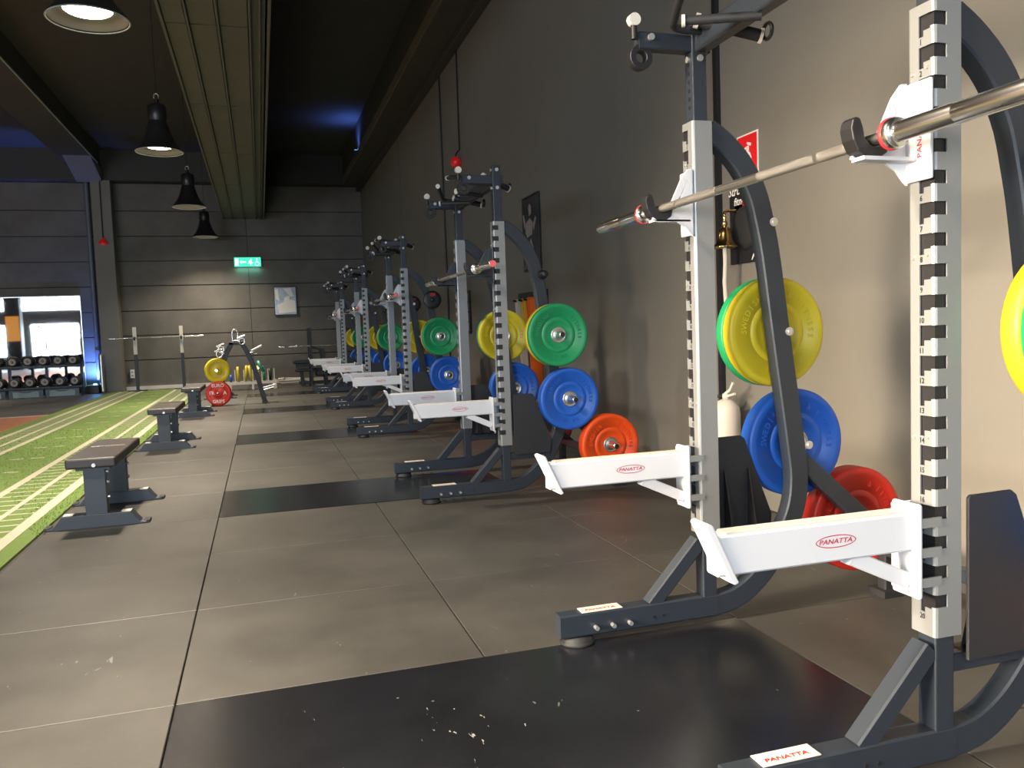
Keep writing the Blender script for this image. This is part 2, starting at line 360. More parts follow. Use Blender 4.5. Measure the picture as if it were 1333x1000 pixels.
# pillar and pipe in the back
pil = struct(MB().box(-3.80, -3.35, 22.55, YB, 0, 5.25).build('trim_5', 'wall', bevel=0.012))
MB().box(-3.585, -3.575, 22.54, 22.551, 3.75, 5.2).build('cable', 'black', pil)
sk = struct(MB().box(-3.34, XW, 22.93, YB, 0.0, 0.09).build('baseboard_back', 'cream'))
struct(MB().box(2.82, XW, YF, YB - 0.08, 0.0, 0.07).build('baseboard_right', 'darktrim'))
p_ = MB().tube((-3.93, 22.8, 0), (-3.93, 22.8, 5.25), 0.055); p_.tube((-3.93, 22.8, 3.9), (-3.93, 22.8, 3.96), 0.075); p_.tube((-3.93, 22.8, 1.0), (-3.93, 22.8, 1.06), 0.075)
tag(p_.build('drain_pipe', 'pipe'), 'grey vertical pipe on the back wall left of the pillar', 'pipe')
lp = thing('pipe_wrap', 'silver flexible insulated hose at the foot of the vertical pipe', 'hose', (-3.80, 22.42, 0))
hz = MB(); hz.lathe([(0.05 + (0.012 if i % 2 else 0), 0.02 + i*0.035) for i in range(28)], n=12, axis='z'); hz.build('sleeve', 'steel', lp)

# ---------------------------------------------------------------- turf
turf = struct(MB().box(-3.60, -1.42, 0.0, 22.70, -0.011, 0.006).build('turf', 'turf'))
turf.name = 'floor_turf'
for x, w_ in ((-1.575, 0.085), (-1.81, 0.045), (-2.085, 0.07), (-2.88, 0.07), (-3.10, 0.045), (-3.36, 0.075)):
    MB().box(x - w_/2, x + w_/2, 0.1, 22.6, 0.006, 0.0085).build('line', 'turfwhite', turf)
tick = {}
far_ticks = MB()
for x0, x1 in ((-1.785, -1.62), (-2.05, -1.835), (-3.075, -2.915), (-3.32, -3.125)):
    y = 3.0
    while y < 22.4:
        if y < 15 and (x0 > -2.5 or y > 8):
            k = round(x1 - x0, 3)
            if k not in tick:
                o = MB().box(-(x1-x0)/2, (x1-x0)/2, -0.014, 0.014, 0, 0.0024).build('tick', 'turfwhite', turf); tick[k] = o
            else: o = tick[k].copy(); C.objects.link(o)
            o.location = ((x0+x1)/2, y, 0.006)
        else: far_ticks.box(x0, x1, y - 0.014, y + 0.014, 0.006, 0.0084)
        y += 0.2
o = far_ticks.build('tick_marks', 'turfwhite', turf); o['kind'] = 'stuff'
dsh = None
for i in range(20):
    for xx in (-2.36, -2.56):
        if dsh is None: dsh = MB().box(-0.065, 0.065, -0.022, 0.022, 0, 0.0024).build('dash', 'turfwhite', turf); o = dsh
        else: o = dsh.copy(); C.objects.link(o)
        o.location = (xx, 3.88 + i*1.0, 0.006)
MB().box(-3.5, -1.5, 22.45, 22.55, 0.006, 0.0085).build('line', 'turfwhite', turf)
# short turf blades
bl = MB()
lines = ((-1.575, .05), (-1.81, .03), (-2.085, .04), (-2.88, .04), (-3.10, .03), (-3.36, .045))
for i in range(26000):
    y = 4.6 + random.random()**1.6 * 8.5; x = random.uniform(-3.6, -1.405)
    if x < -0.335*y + 0.5: continue
    if any(abs(x - a) < b for a, b in lines): continue
    h = random.uniform(0.008, 0.016); a = random.random()*PI; w_ = 0.0045; dx, dy = random.uniform(-.008, .008), random.uniform(-.008, .008)
    bl.add([(x - w_*math.cos(a), y - w_*math.sin(a), 0.004), (x + w_*math.cos(a), y + w_*math.sin(a), 0.004), (x+dx, y+dy, 0.006+h)], [(0, 1, 2)])
o = bl.build('turf_blades', 'blade', turf); o['kind'] = 'stuff'

# ---------------------------------------------------------------- lifting platforms
ORD = ['first', 'second', 'third', 'fourth', 'fifth']
RW = ['nearest rack', 'second nearest rack', 'middle rack', 'second farthest rack', 'farthest rack']
plat_word = ['large black lifting platform at the front, scuffed, under the nearest rack', 'black lifting platform with a greenish sheen under the second nearest rack',
             'black lifting platform strip under the middle rack of the row', 'thin dark platform strip under the second farthest rack', 'thinnest dark platform strip under the farthest rack']
for i in range(5):
    y1 = Y0 + 4*PITCH*i; y0 = y1 - PITCH
    g = 0.003
    o = MB().box(MX[0]+g, MX[2]-g, y0+g, y1-g, -0.011, 0.002).build('lifting_platform', 'platform', bevel=0.002)
    tag(o, plat_word[i], 'platform', 'lifting platforms under the racks')

# ================================================================ RACKS
ZT, ZB = 1.9636, 0.370
ZH = [(1.965, 1.585), (2.03, 1.15), (2.115, 0.685), (2.42, 0.33)]      # plate horns (x, z), world x
XP = 1.65
def X(x): return x - XP
REAR = [(1.69,1.935),(1.75,1.895),(1.815,1.835),(1.865,1.765),(1.905,1.68),(1.93,1.58),(1.955,1.45),(1.995,1.15),(2.03,0.90),(2.06,0.68),(2.072,0.56),(2.06,0.45),(2.025,0.36),(1.97,0.265),(1.90,0.18),(1.83,0.122),(1.76,0.088),(1.68,0.075)]
REAR = [(X(a), b) for a, b in REAR]
def catmull(P, k=3):
    out = []
    for i in range(len(P)-1):
        p0, p1, p2, p3 = P[max(i-1,0)], P[i], P[i+1], P[min(i+2, len(P)-1)]
        for j in range(k):
            t = j/k; out.append(tuple(0.5*((2*p1[d]) + (-p0[d]+p2[d])*t + (2*p0[d]-5*p1[d]+4*p2[d]-p3[d])*t*t + (-p0[d]+3*p1[d]-3*p2[d]+p3[d])*t**3) for d in range(len(p1))))
    out.append(P[-1]); return out

def slotted_cover(sg, parent, y):
    """silver channel with J slots; sg=-1: slots open to -Y (near frame)"""
    hw = 0.041
    # path in (x, y*) with y* towards the outer side; inner to outer
    r = 0.007; path = [(0.04, -hw)]
    for a in (90, 60, 30, 0): path.append((-hw + r - r*math.cos(math.radians(a - 0)) if False else -hw + r - r*math.cos(math.radians(90-a)) , -hw + r - r*math.sin(math.radians(90-(90-a)))))
    path += [(-hw, 0.004), (-hw, -0.012+0.024), (-hw, 0.028)]
    # rebuild the path cleanly
    path = [(0.04, -hw), (-hw+r, -hw), (-hw+r*0.3, -hw+r*0.3), (-hw, -hw+r), (-hw, -0.006), (-hw, 0.009), (-hw, 0.030), (-hw, hw-r), (-hw+r*0.3, hw-r*0.3), (-hw+r, hw), (-0.004, hw), (0.04, hw)]
    # open in columns: 4 (narrow descender), 5,6,7,8,9 (across) -> slot
    P = (ZT - 0.028 - (ZB + 0.035)) / 20.0
    zl = [ZB]
    for n in range(20):
        t = ZT - 0.028 - n*P
        zl += [t, t - 0.033, t - 0.038, t - 0.052]
    zl = sorted(set(zl + [ZT])); nz = len(zl)
    vs = []; fs = []
    for z in zl:
        for (x, yy) in path: vs.append((x, yy, z))
    np_ = len(path)
    for j in range(nz-1):
        zc = (zl[j]+zl[j+1])/2; ph = (ZT - 0.028 - zc)
        n, d = divmod(ph, P) if ph > 0 else (-1, 9)
        for i in range(np_-1):
            hole = False
            if 0 <= n < 20:
                if i == 4 and d < 0.052: hole = True
                if i == 5 and d < 0.038: hole = True
                if 6 <= i <= 9 and d < 0.033: hole = True
            if not hole: fs.append((j*np_+i, j*np_+i+1, (j+1)*np_+i+1, (j+1)*np_+i))
    # widen: hooks lean out (tongue tops) via separate small blocks
    mb = MB(); mb.add([(v[0], y + sg*v[1], v[2]) for v in vs], fs)
    o = mb.build('slotted_cover', 'silver', parent, solid=0.004)
    md = o.modifiers['solid']; md.offset = 0
    MB().box(-0.0365, 0.0, y - 0.0365, y + 0.0365, ZB + 0.03, ZT - 0.02).build('inner_liner', 'black', o)
    # numbers and screws
    for n in range(20):
        t = ZT - 0.028 - n*P; tx = MB()
        text_into(tx, str(n+1), 0.020, (-hw - 0.0032, y + sg*(0.001), t - 0.0645), (0, -1, 0), (0, 0, 1), sx=0.85)
        tx.build('number_mark', 'blackprint', o)
    for n in (1, 7, 13):
        t = ZT - 0.028 - n*P - 0.058
        for yy in (-0.026, 0.020):
            if n == 19 and yy > 0: continue
            MB().tube((-hw - 0.005, y + sg*yy, t + (0.006 if yy > 0 else 0)), (-hw, y + sg*yy, t + (0.006 if yy > 0 else 0)), 0.0055, 10).build('screw', 'bolt', o)
    return o

def make_rack():
    t = thing('half_rack', '', 'rack', (XP, 0, 0), group='half racks in the row along the right wall')
    SP = 1.166
    for sg, y in ((-1, 0.0), (1, SP)):            # near frame, far frame; sg = outward side
        MB().box(-0.03, 0.03, y-0.03, y+0.03, 0.09, 2.355).build('upright_post', 'frame', t, bevel=0.004)
        each('post_hole', 'black', t, [MB().tube((-0.0312, y, 2.02+k*0.032), (-0.029, y, 2.02+k*0.032), 0.008, 10) for k in range(7)])
        slotted_cover(sg, t, y)
        # base tube and curved rear member
        MB().path([(X(1.015), y, 0.075), (X(1.685), y, 0.075)], 0.062, 0.088).build('base_tube', 'frame', t)
        pr_ = catmull(REAR, 3)
        o = MB().path([(a, y, b) for a, b in pr_], 0.06, 0.085).build('curved_rear_frame', 'frame', t)
        # front brace
        MB().path([(X(1.40), y, 0.105), (X(1.615), y, 0.335)], 0.055, 0.055).build('front_brace', 'frame', t)
        # rear diagonal and rear foot
        MB().path([(X(2.08), y, 0.63), (X(2.60), y, 0.17)], 0.055, 0.07).build('rear_brace', 'frame', t)
        MB().path([(X(2.52), y, 0.24), (X(2.52), y, 0.03)], 0.05, 0.05, side=(0,1,0)).box(X(2.47), X(2.57), y-.05, y+.05, 0, 0.03).build('rear_foot', 'blackr', t)
        # step plate carrier
        MB().path([(X(1.68), y, 0.285), (X(2.0), y, 0.285)], 0.04, 0.05).build('cross_tube', 'frame', t)
        yo = y + sg*0.047
        pl = MB().prism([(X(1.705), .30), (X(1.705), .725), (X(1.712), .733), (X(1.845), .735), (X(1.862), .722), (X(1.985), .40), (X(1.975), .30)], yo-0.005, yo+0.005).build('step_plate', 'blackr', t, bevel=0.002)
        gs = MB()
        for xx in (1.765, 1.875):
            MB().prism([(yo - sg*0.005, .31), (yo - sg*0.075, .31), (yo - sg*0.012, .60), (yo - sg*0.005, .60)], X(xx)-0.003, X(xx)+0.003, 'x').build('gusset', 'black', pl)
        gs.box(X(1.72), X(1.96), min(yo - sg*0.085, yo), max(yo - sg*0.085, yo), .302, .31)
        gs.build('plate_bracket', 'black', pl)
        MB().tube((X(1.90), y - sg*0.015, 0.31), (X(1.90), y - sg*0.015, 0.335), 0.011, 6).build('bolt', 'bolt', pl)
        # foot pad
        MB().lathe([(0.0, 0.0), (0.062, 0.0), (0.068, 0.006), (0.064, 0.016), (0.058, 0.018), (0.062, 0.026), (0.0, 0.030)], origin=(X(1.09), y, 0), axis='z', n=28).build('foot_pad', 'blackr', t)
        # peg bolts through the base
        for xx in (1.155, 1.225, 1.295):
            MB().tube((X(xx), y-0.052, 0.062), (X(xx), y+0.075, 0.062), 0.0085, 12).build('band_peg', 'bolt', t)
        # plate sticker on the base
        MB().box(X(1.105), X(1.27), y-0.028, y+0.028, 0.120, 0.1225).build('base_badge', 'cream', t)
        tx = MB(); text_into(tx, 'PANATTA', 0.022, (X(1.185), y-0.008, 0.1235), (1,0,0), (0,1,0), sx=1.25, shear=0.2)
        tx.build('badge_lettering', 'redprint', t)
        each('vent_hole', 'black', t, [MB().tube((X(xx), y-0.0335, 0.068), (X(xx), y-0.030, 0.068), 0.006, 10) for xx in (1.40, 1.44)])
        # plate horns
        for k, (hx, hz_) in enumerate(ZH):
            L = 0.10 if k == 0 else 0.235
            h = MB().lathe([(0.0, 0.03), (0.034, 0.03), (0.034, 0.040), (0.024, 0.042), (0.024, L-0.006), (0.020, L), (0.0, L)], origin=(0,0,0), axis='y', n=20)
            if sg < 0: h.v = [(a, -b, c) for a, b, c in h.v]
            h.v = [(a + X(hx), b + y, c + hz_) for a, b, c in h.v]
            ho = h.build('plate_horn', 'black' if k == 0 else 'chrome', t)
            if k: MB().tube((X(hx), y + sg*L, hz_), (X(hx), y + sg*(L+0.002), hz_), 0.017, 14).build('end_cap', 'black', ho)
            if k < 3:
                bb = MB(); yy = y - sg*0.030
                bb.tube((X(hx), yy, hz_), (X(hx), yy - sg*0.006, hz_), 0.017, 16); bb.tube((X(hx), yy - sg*0.006, hz_), (X(hx), yy - sg*0.012, hz_), 0.010, 6)
                bb.build('horn_bolt', 'bolt', ho)
            else:
                pass
        # top arm with grip
        MB().path([(X(1.405), y, 2.255), (X(1.70), y, 2.255)], 0.05, 0.062).build('top_arm', 'frame', t)
        each('bolt', 'bolt', t, [MB().tube((X(bx), y-0.036, bz), (X(bx), y-0.0, bz), 0.0125, 12) for (bx, bz) in ((1.45, 2.265), (1.652, 2.325), (1.652, 2.20))])
        each('bolt', 'bolt', t, [MB().tube((-0.038, y, bz), (-0.0, y, bz), 0.012, 12) for bz in (2.325, 2.20)])
        # rubber ring clamp hanging from the arm tip
        rg = MB().path([(X(1.415) + 0.034*math.cos(a), y, 2.195 + 0.034*math.sin(a)) for a in [2*PI*k/20 for k in range(21)]], 0.036, 0.024, side=(0,1,0), caps=False)
        rg.build('arm_ring', 'black', t)
        # bent multi-grip bar
        inn = -sg
        pts = catmull([(X(1.66), y + inn*0.07, 2.285), (X(1.56), y + inn*0.07, 2.285), (X(1.515), y + inn*0.085, 2.29), (X(1.49), y + inn*0.14, 2.30), (X(1.42), y + inn*0.34, 2.335), (X(1.40), y + inn*0.40, 2.34)], 4)
        gb = MB().path(pts, 0.015, n=12).build('bent_grip', 'blackr', t)
        MB().tube(tuple(pts[-1]), tuple(Vector(pts[-1]) + Vector((-0.004, inn*0.014, 0.002))), 0.018, 14).build('end_cap', 'cream', gb)
        # short thick grip through the beam with caps and eye
        g2 = MB().tube((X(1.60), y + inn*0.12, 2.30), (X(1.80), y + inn*0.20, 2.235), 0.022, 14).build('short_grip', 'blackr', t)
        each('end_cap', 'cream', g2, [MB().tube((X(1.585), y + inn*0.114, 2.305), (X(1.60), y + inn*0.12, 2.30), 0.027, 16), MB().tube((X(1.80), y + inn*0.20, 2.235), (X(1.81), y + inn*0.204, 2.232), 0.027, 16)])
        ey = MB().path([(X(1.82) + 0.0, y + inn*0.22 + 0.028*math.cos(a), 2.245 + 0.028*math.sin(a)) for a in [2*PI*k/16 for k in range(17)]], 0.007, n=8, side=(1,0,0), caps=False)
        ey.build('eye_ring', 'black', t)
        g3 = MB().tube((X(1.44), y + inn*0.30, 2.225), (X(1.66), y + inn*0.42, 2.215), 0.016, 12).build('short_grip', 'blackr', t)
        MB().tube((X(1.43), y + inn*0.295, 2.225), (X(1.44), y + inn*0.30, 2.225), 0.021, 14).build('end_cap', 'cream', g3)
        st = MB().tube((X(1.385), y + inn*0.02, 2.255), (X(1.385), y + inn*0.02, 2.32), 0.012, 10).build('peg', 'black', t)
        MB().tube((X(1.385), y + inn*0.02 - 0.014, 2.325), (X(1.385), y + inn*0.02 + 0.014, 2.325), 0.023, 16).build('end_cap', 'cream', st)
    MB().path([(X(1.66), 0.03, 2.265), (X(1.66), SP-0.03, 2.265)], 0.055, 0.085, side=(1,0,0)).build('top_crossbeam', 'frame', t)
    MB().path([(X(2.52), 0.025, 0.20), (X(2.52), SP-0.025, 0.20)], 0.05, 0.05, side=(1,0,0)).build('rear_crossbeam', 'frame', t)
    return t

RY = [1.693, 5.65, 9.69, 13.68, 17.68]
RXO = [0, 0.0, 0.01, 0.03, 0.04]
SP = 1.166
rack_lab = ['tall charcoal half rack nearest the camera, with silver numbered uprights', 'charcoal half rack second from the camera, green plate in front',
            'middle charcoal half rack of the row along the wall', 'small-looking half rack, second farthest in the row', 'farthest half rack of the row, nearest the back wall']
rack0 = make_rack(); racks = []
for i in range(5):
    loc = (XP + RXO[i], RY[i], 0)
    if i == 0: rack0.location = loc; rack0['label'] = rack_lab[0]; racks.append(rack0)
    else: racks.append(dup(rack0, loc, rack_lab[i]))

# ---------------------------------------------------------------- safety arms
def logo(parent, cx, y, cz, w, face=-1):
    n = 40; mb = MB(); rx, rz = w/2, w*0.135
    for s_, t_ in ((1.0, 0.90),):
        vs = []
        for k in range(n):
            a = 2*PI*k/n; c, s = math.cos(a), math.sin(a)
            px = math.copysign(abs(c)**0.9, c); pz = math.copysign(abs(s)**1.15, s)
            vs += [(cx + rx*px, y, cz + rz*pz), (cx + rx*px*0.955, y, cz + rz*pz*0.86)]
        fs = [(2*k, 2*k+1, (2*k+3) % (2*n), (2*k+2) % (2*n)) for k in range(n)]
        mb.add(vs, fs)
    text_into(mb, 'PANATTA', w*0.142, (cx, y, cz), (1,0,0), (0,0,1), sx=1.28, shear=0.28)
    mb.build('logo', 'redprint', parent)
def make_arm():
    t = thing('safety_arm', '', 'safety arm', (XP, 0, 0), group='white safety arms on the rack uprights')
    bar = MB().path([(-0.655, 0, 0.650), (-0.098, 0, 0.650)], 0.055, 0.098).build('beam', 'white', t)
    logo(bar, -0.33, -0.0282, 0.652, 0.118)
    o = MB().prism([(-0.695, .728), (-0.685, .734), (-0.672, .728), (-0.612, .598), (-0.605, .585), (-0.616, .580), (-0.628, .587)], -0.036, 0.036).build('end_plate', 'white', t, bevel=0.004)
    MB().box(-0.098, -0.084, -0.047, 0.047, 0.478, 0.722).build('back_plate', 'white', t, bevel=0.006)
    sd = MB().box(-0.098, -0.03, 0.043, 0.049, 0.49, 0.712); sd.build('side_flange', 'white', t, bevel=0.002)
    MB().path([(-0.275, 0, 0.602), (-0.098, 0, 0.520)], 0.036, 0.040).build('gusset_brace', 'white', t)
    each('hook', 'silver', t, [MB().box(-0.085, -0.025, -0.046, -0.040, z-0.012, z+0.012) for z in (0.52, 0.597, 0.673)])
    MB().box(-0.63, -0.11, -0.022, 0.022, 0.699, 0.7035).build('cream_top_strip', 'cream', t)  # thin cream strip along the top of the beam
    return t
arm0 = make_arm()
for i in range(5):
    for j, yy in enumerate((0, SP)):
        lab = 'white safety arm with red oval logo on the %s upright of the %s' % (('near', 'far')[j], RW[i])
        loc = (XP + RXO[i], RY[i] + yy, 0)
        if i == 0 and j == 0: arm0.location = loc; arm0['label'] = lab
        else: dup(arm0, loc, lab)

# ---------------------------------------------------------------- J cups and barbells
BZ = 1.632; BX = -0.178
def make_cup(dark):
    t = thing('bar_hook', '', 'bar hook', (XP, 0, 0), group='bar hooks on the rack uprights')
    pm = 'navy' if dark else 'white'
    MB().box(-0.056, -0.044, -0.044, 0.044, BZ-0.10, BZ+0.145).build('back_plate', pm, t, bevel=0.005)
    # side plate: web with an oval opening, built from two limbs
    w = MB()
    w.prism([(-0.05, BZ+.150), (-0.068, BZ+.148), (-0.095, BZ+.115), (-0.085, BZ+.075), (-0.072, BZ+.105), (-0.05, BZ+.09)], 0.036, 0.045)
    w.prism([(-0.095, BZ+.115), (-0.148, BZ+.01), (-0.135, BZ-.005), (-0.085, BZ+.075)], 0.036, 0.045)
    w.prism([(-0.05, BZ+.09), (-0.072, BZ+.105), (-0.098, BZ+.045), (-0.118, BZ+.0), (-0.135, BZ-.005), (-0.15, BZ-.022), (-0.215, BZ-.028), (-0.222, BZ-.042), (-0.195, BZ-.052), (-0.12, BZ-.050), (-0.085, BZ-.068), (-0.062, BZ-.095), (-0.05, BZ-.105)], 0.036, 0.045)
    w.box(-0.215, -0.06, 0.0, 0.045, BZ-.050, BZ-.040)
    w.build('side_plate', pm, t, bevel=0.0015)
    l = [(-0.243, BZ+.045), (-0.234, BZ+.054), (-0.222, BZ+.050), (-0.214, BZ+.030), (-0.208, BZ+.002), (-0.195, BZ-.012), (-0.178, BZ-.0165), (-0.160, BZ-.012), (-0.147, BZ-.002), (-0.136, BZ+.000), (-0.142, BZ-.030), (-0.165, BZ-.044), (-0.20, BZ-.044), (-0.228, BZ-.028), (-0.242, BZ-.002), (-0.248, BZ+.025)]
    MB().prism(l, 0.002, 0.047).build('hook_liner', 'black', t, bevel=0.003)
    tx = MB(); text_into(tx, 'PANATTA', 0.022, (-0.0568, -0.01, BZ+0.01), (0,0,1), (0,1,0), sx=1.1); tx.build('lettering', 'redprint', t)
    return t
cups = {}
for i in range(5):
    dark = (i == 1)
    for j, yy in enumerate((0, SP)):
        lab = '%s bar hook under the barbell, %s upright of the %s' % ('dark blue-grey' if dark else 'white', ('near', 'far')[j], RW[i])
        loc = (XP + RXO[i], RY[i] + yy, 0)
        key = (dark, j)
        if key not in cups:
            c = make_cup(dark)
            if j == 1:
                for ch in c.children: ch.data.transform(Matrix.Scale(-1, 4, (0, 1, 0))); ch.data.flip_normals()
            c.location = loc; c['label'] = lab; cups[key] = c
        else: dup(cups[key], loc, lab)

def make_barbell(ring, endmat):
    t = thing('barbell', '', 'barbell', (0, 0, 0), group='barbells on the racks')
    sh = MB().path([(0, -0.665, 0), (0, 0.665, 0)], 0.0142, n=20).build('shaft', 'steel', t)
    for y0, y1 in ((-0.56, -0.40), (-0.385, -0.12), (0.12, 0.385), (0.40, 0.56)): MB().path([(0, y0, 0), (0, y1, 0)], 0.0147, n=20, caps=True).build('knurling', M['knurl'], sh)
    for s_ in (-1, 1):
        c = MB().lathe([(0.0145, 0.655*s_), (0.034, 0.657*s_), (0.037, 0.662*s_), (0.037, 0.682*s_), (0.034, 0.688*s_), (0.025, 0.690*s_)], n=28); c.build('collar', 'chrome', t)
        MB().lathe([(0.0385, 0.660*s_), (0.0385, 0.668*s_)], n=28).build('ring', ring, t, solid=0.003)
        MB().lathe([(0.025, 0.690*s_)] + [(0.025, 0.70*s_), (0.0248, 0.86*s_), (0.0242, 0.862*s_), (0.0248, 0.864*s_), (0.025, 1.085*s_), (0.023, 1.092*s_), (0.0, 1.092*s_)], n=28).build('sleeve', 'chrome', t)
        MB().tube((0, 1.091*s_, 0), (0, 1.095*s_, 0), 0.021, 20).build('end_cap', endmat, t)
    return t
b0 = make_barbell('bandred', 'steel'); b1 = make_barbell('chrome', 'pinkcap')
blab = ['chrome barbell with red collar ring reaching out of the frame, on the nearest rack', 'dark steel barbell with pink end cap on the second nearest rack', 'barbell with pink end cap resting on the middle rack of the row', 'thin distant barbell on the second farthest rack', 'barbell with pinkish end on the farthest rack']
for i in range(5):
    loc = (XP + RXO[i] + BX, RY[i] + SP/2 + 0.03, BZ)
    if i == 0: b0.location = loc; b0['label'] = blab[0]
    elif i == 1: b1.location = loc; b1['label'] = blab[1]
    else: dup(b1, loc, blab[i])

# ---------------------------------------------------------------- bumper plates
def make_plate(colour, thick, kg):
    t = thing('bumper_plate', '', 'weight plate'); T = thick
    d = 0.006
    # front (y = 0, faces -Y) profile to back (y = T)
    prof = [(0.052, 0.006), (0.095, 0.006), (0.098, 0.003), (0.124, 0.003), (0.1255, 0.0055), (0.1275, 0.0055), (0.129, 0.003), (0.190, 0.004), (0.194, 0.0), (0.214, 0.0), (0.222, 0.003), (0.225, 0.010),
            (0.225, T-0.010), (0.222, T-0.003), (0.214, T), (0.194, T), (0.190, T-0.004), (0.098, T-0.003), (0.095, T-0.006), (0.052, T-0.006)]
    body = MB().lathe(prof, n=56).build('rubber_disc', colour, t)
    hub = MB().lathe([(0.026, 0.0), (0.032, 0.0), (0.036, 0.004), (0.048, 0.004), (0.052, 0.001), (0.056, 0.003), (0.056, 0.006)] + [(0.056, T-0.006), (0.052, T-0.001), (0.036, T-0.004), (0.026, T)] + [(0.026, 0.0)], n=32)
    hub.build('hub', 'steel', t)
    tx = MB()
    for (ff, yy, xd) in ((1, 0.0018, (1,0,0)),):
        arc_text(tx, 'SWEDISH', 0.036, 0.158, 150, (0, yy, 0), xd, (0,0,1))
        arc_text(tx, '& FITNESS', 0.036, 0.158, 30, (0, yy, 0), xd, (0,0,1))
        arc_text(tx, kg + ' KG', 0.034, 0.158, 270, (0, yy, 0), xd, (0,0,1), flip=True)
    o = tx.build('raised_lettering', colour, body, solid=0.0014)
    return t
PL = {'green': make_plate('green', 0.052, '10'), 'yellow': make_plate('yellow', 0.058, '15'), 'blue': make_plate('blue', 0.078, '20'), 'red': make_plate('red', 0.088, '25'), 'orange': make_plate('orange', 0.088, '25')}
used = set()
def plate(col, loc, label, group):
    p = PL[col]
    if col in used: return dup(p, loc, label, group=group)
    used.add(col); p.location = loc; p['label'] = label; p['group'] = group; return p
TH = {'green': .052, 'yellow': .058, 'blue': .078, 'red': .088, 'orange': .088}
for i in range(5):
    for j, sg in ((0, -1), (1, 1)):
        yb = RY[i] + (0 if j == 0 else SP)
        sets = [(1, ['yellow', 'green']), (2, ['blue']), (3, ['orange' if (j == 0 and i < 2) else 'red'])]
        for k, cols in sets:
            off = 0.046
            for col in cols:
                T = TH[col]; y = yb - off - T if sg < 0 else yb + off
                off += T + 0.001
                hx, hz_ = ZH[k]
                # a plate hangs from its bore on the horn
                word = {'orange': 'orange-red'}.get(col, col)
                lab = '%s bumper plate on the %s frame of the %s' % (word, ('near', 'far')[j], RW[i])
                plate(col, (hx + RXO[i], y, hz_ - 0.001), lab, 'bumper plates stored on the racks')
# small black technique plates on upper horns
sp = thing('small_disc', 'small black disc with red mark high on the near frame of the middle rack', 'weight plate', (ZH[0][0] + RXO[2], RY[2] - 0.085, ZH[0][1]), group='small black discs on the upper horns')
MB().lathe([(0.025, 0.0), (0.07, 0.0), (0.10, 0.004), (0.108, 0.012), (0.108, 0.028), (0.10, 0.035), (0.025, 0.035), (0.025, 0.0)], n=32).build('disc', 'black', sp)
MB().box(-0.03, 0.035, -0.0015, 0.0, 0.045, 0.08).build('red_mark', 'redprint', sp)
dup(sp, (ZH[0][0] + RXO[2], RY[2] + SP + 0.045, ZH[0][1]), 'small black disc high on the far frame of the middle rack')

# ================================================================ BENCHES
def make_bench():
    t = thing('flat_bench', '', 'bench', group='flat benches beside the turf')
    p = MB(); hx, h0, h1 = 0.15, 0.405, 0.47
    p.box(-hx, hx, -0.56, 0.56, h0, h1); p.build('seat_pad', 'leather', t, bevel=0.012)
    lg = MB(); text_into(lg, 'BODY TRADING', 0.03, (0, 0.10, 0.4705), (1,0,0), (0,1,0)); lg.build('pad_lettering', 'whiteprint', t)
    MB().box(-0.10, 0.10, -0.50, 0.50, 0.385, 0.405).build('pad_support', 'navy', t)
    for s_ in (-1, 1):
        y = s_*0.42
        MB().box(-0.066, 0.066, y-0.04, y+0.04, 0.08, 0.39).build('pedestal', 'navy', t, bevel=0.004)
        b = MB().prism([(-0.30, 0.0), (-0.30, 0.014), (-0.262, 0.016), (-0.205, 0.088), (0.205, 0.088), (0.262, 0.016), (0.30, 0.014), (0.30, 0.0)], y-0.055, y+0.055).build('base', 'navy', t, bevel=0.003)
        for q in (-1, 1):
            MB().box(q*0.30-0.018, q*0.30+0.018, y-0.05, y+0.05, 0.0, 0.02).build('rubber_foot', 'blackr', b)
            MB().box(q*0.175-0.03, q*0.175+0.03, y-0.035, y+0.035, 0.088, 0.0905).build('sticker', 'cream', b)
        each('bolt', 'bolt', t, [MB().tube((0.066, y + 0.0, z), (0.080, y + 0.0, z), 0.010, 10) for z in (0.36, 0.29, 0.19)])
    MB().tube((0.02, -0.575, 0.425), (0.02, -0.56, 0.425), 0.012, 10).build('bolt', 'bolt', t)
    MB().path([(0.04, -0.38, 0.34), (0.04, -0.30, 0.20), (0.04, -0.36, 0.10)], 0.03, 0.03, side=(1,0,0)).build('inner_strut', 'black', t)
    return t
bench0 = make_bench()
bl_ = ['dark flat bench nearest the camera, at the turf edge', 'second flat bench from the camera, beside the turf', 'third flat bench, in front of the red and yellow plates', 'farthest flat bench, half hidden behind the yellow plate']
for i, y in enumerate((6.37, 10.30, 14.30, 18.2)):
    if i == 0: bench0.location = (-1.09, y, 0); bench0['label'] = bl_[0]
    else: dup(bench0, (-1.08 if i < 3 else -0.85, y, 0), bl_[i])

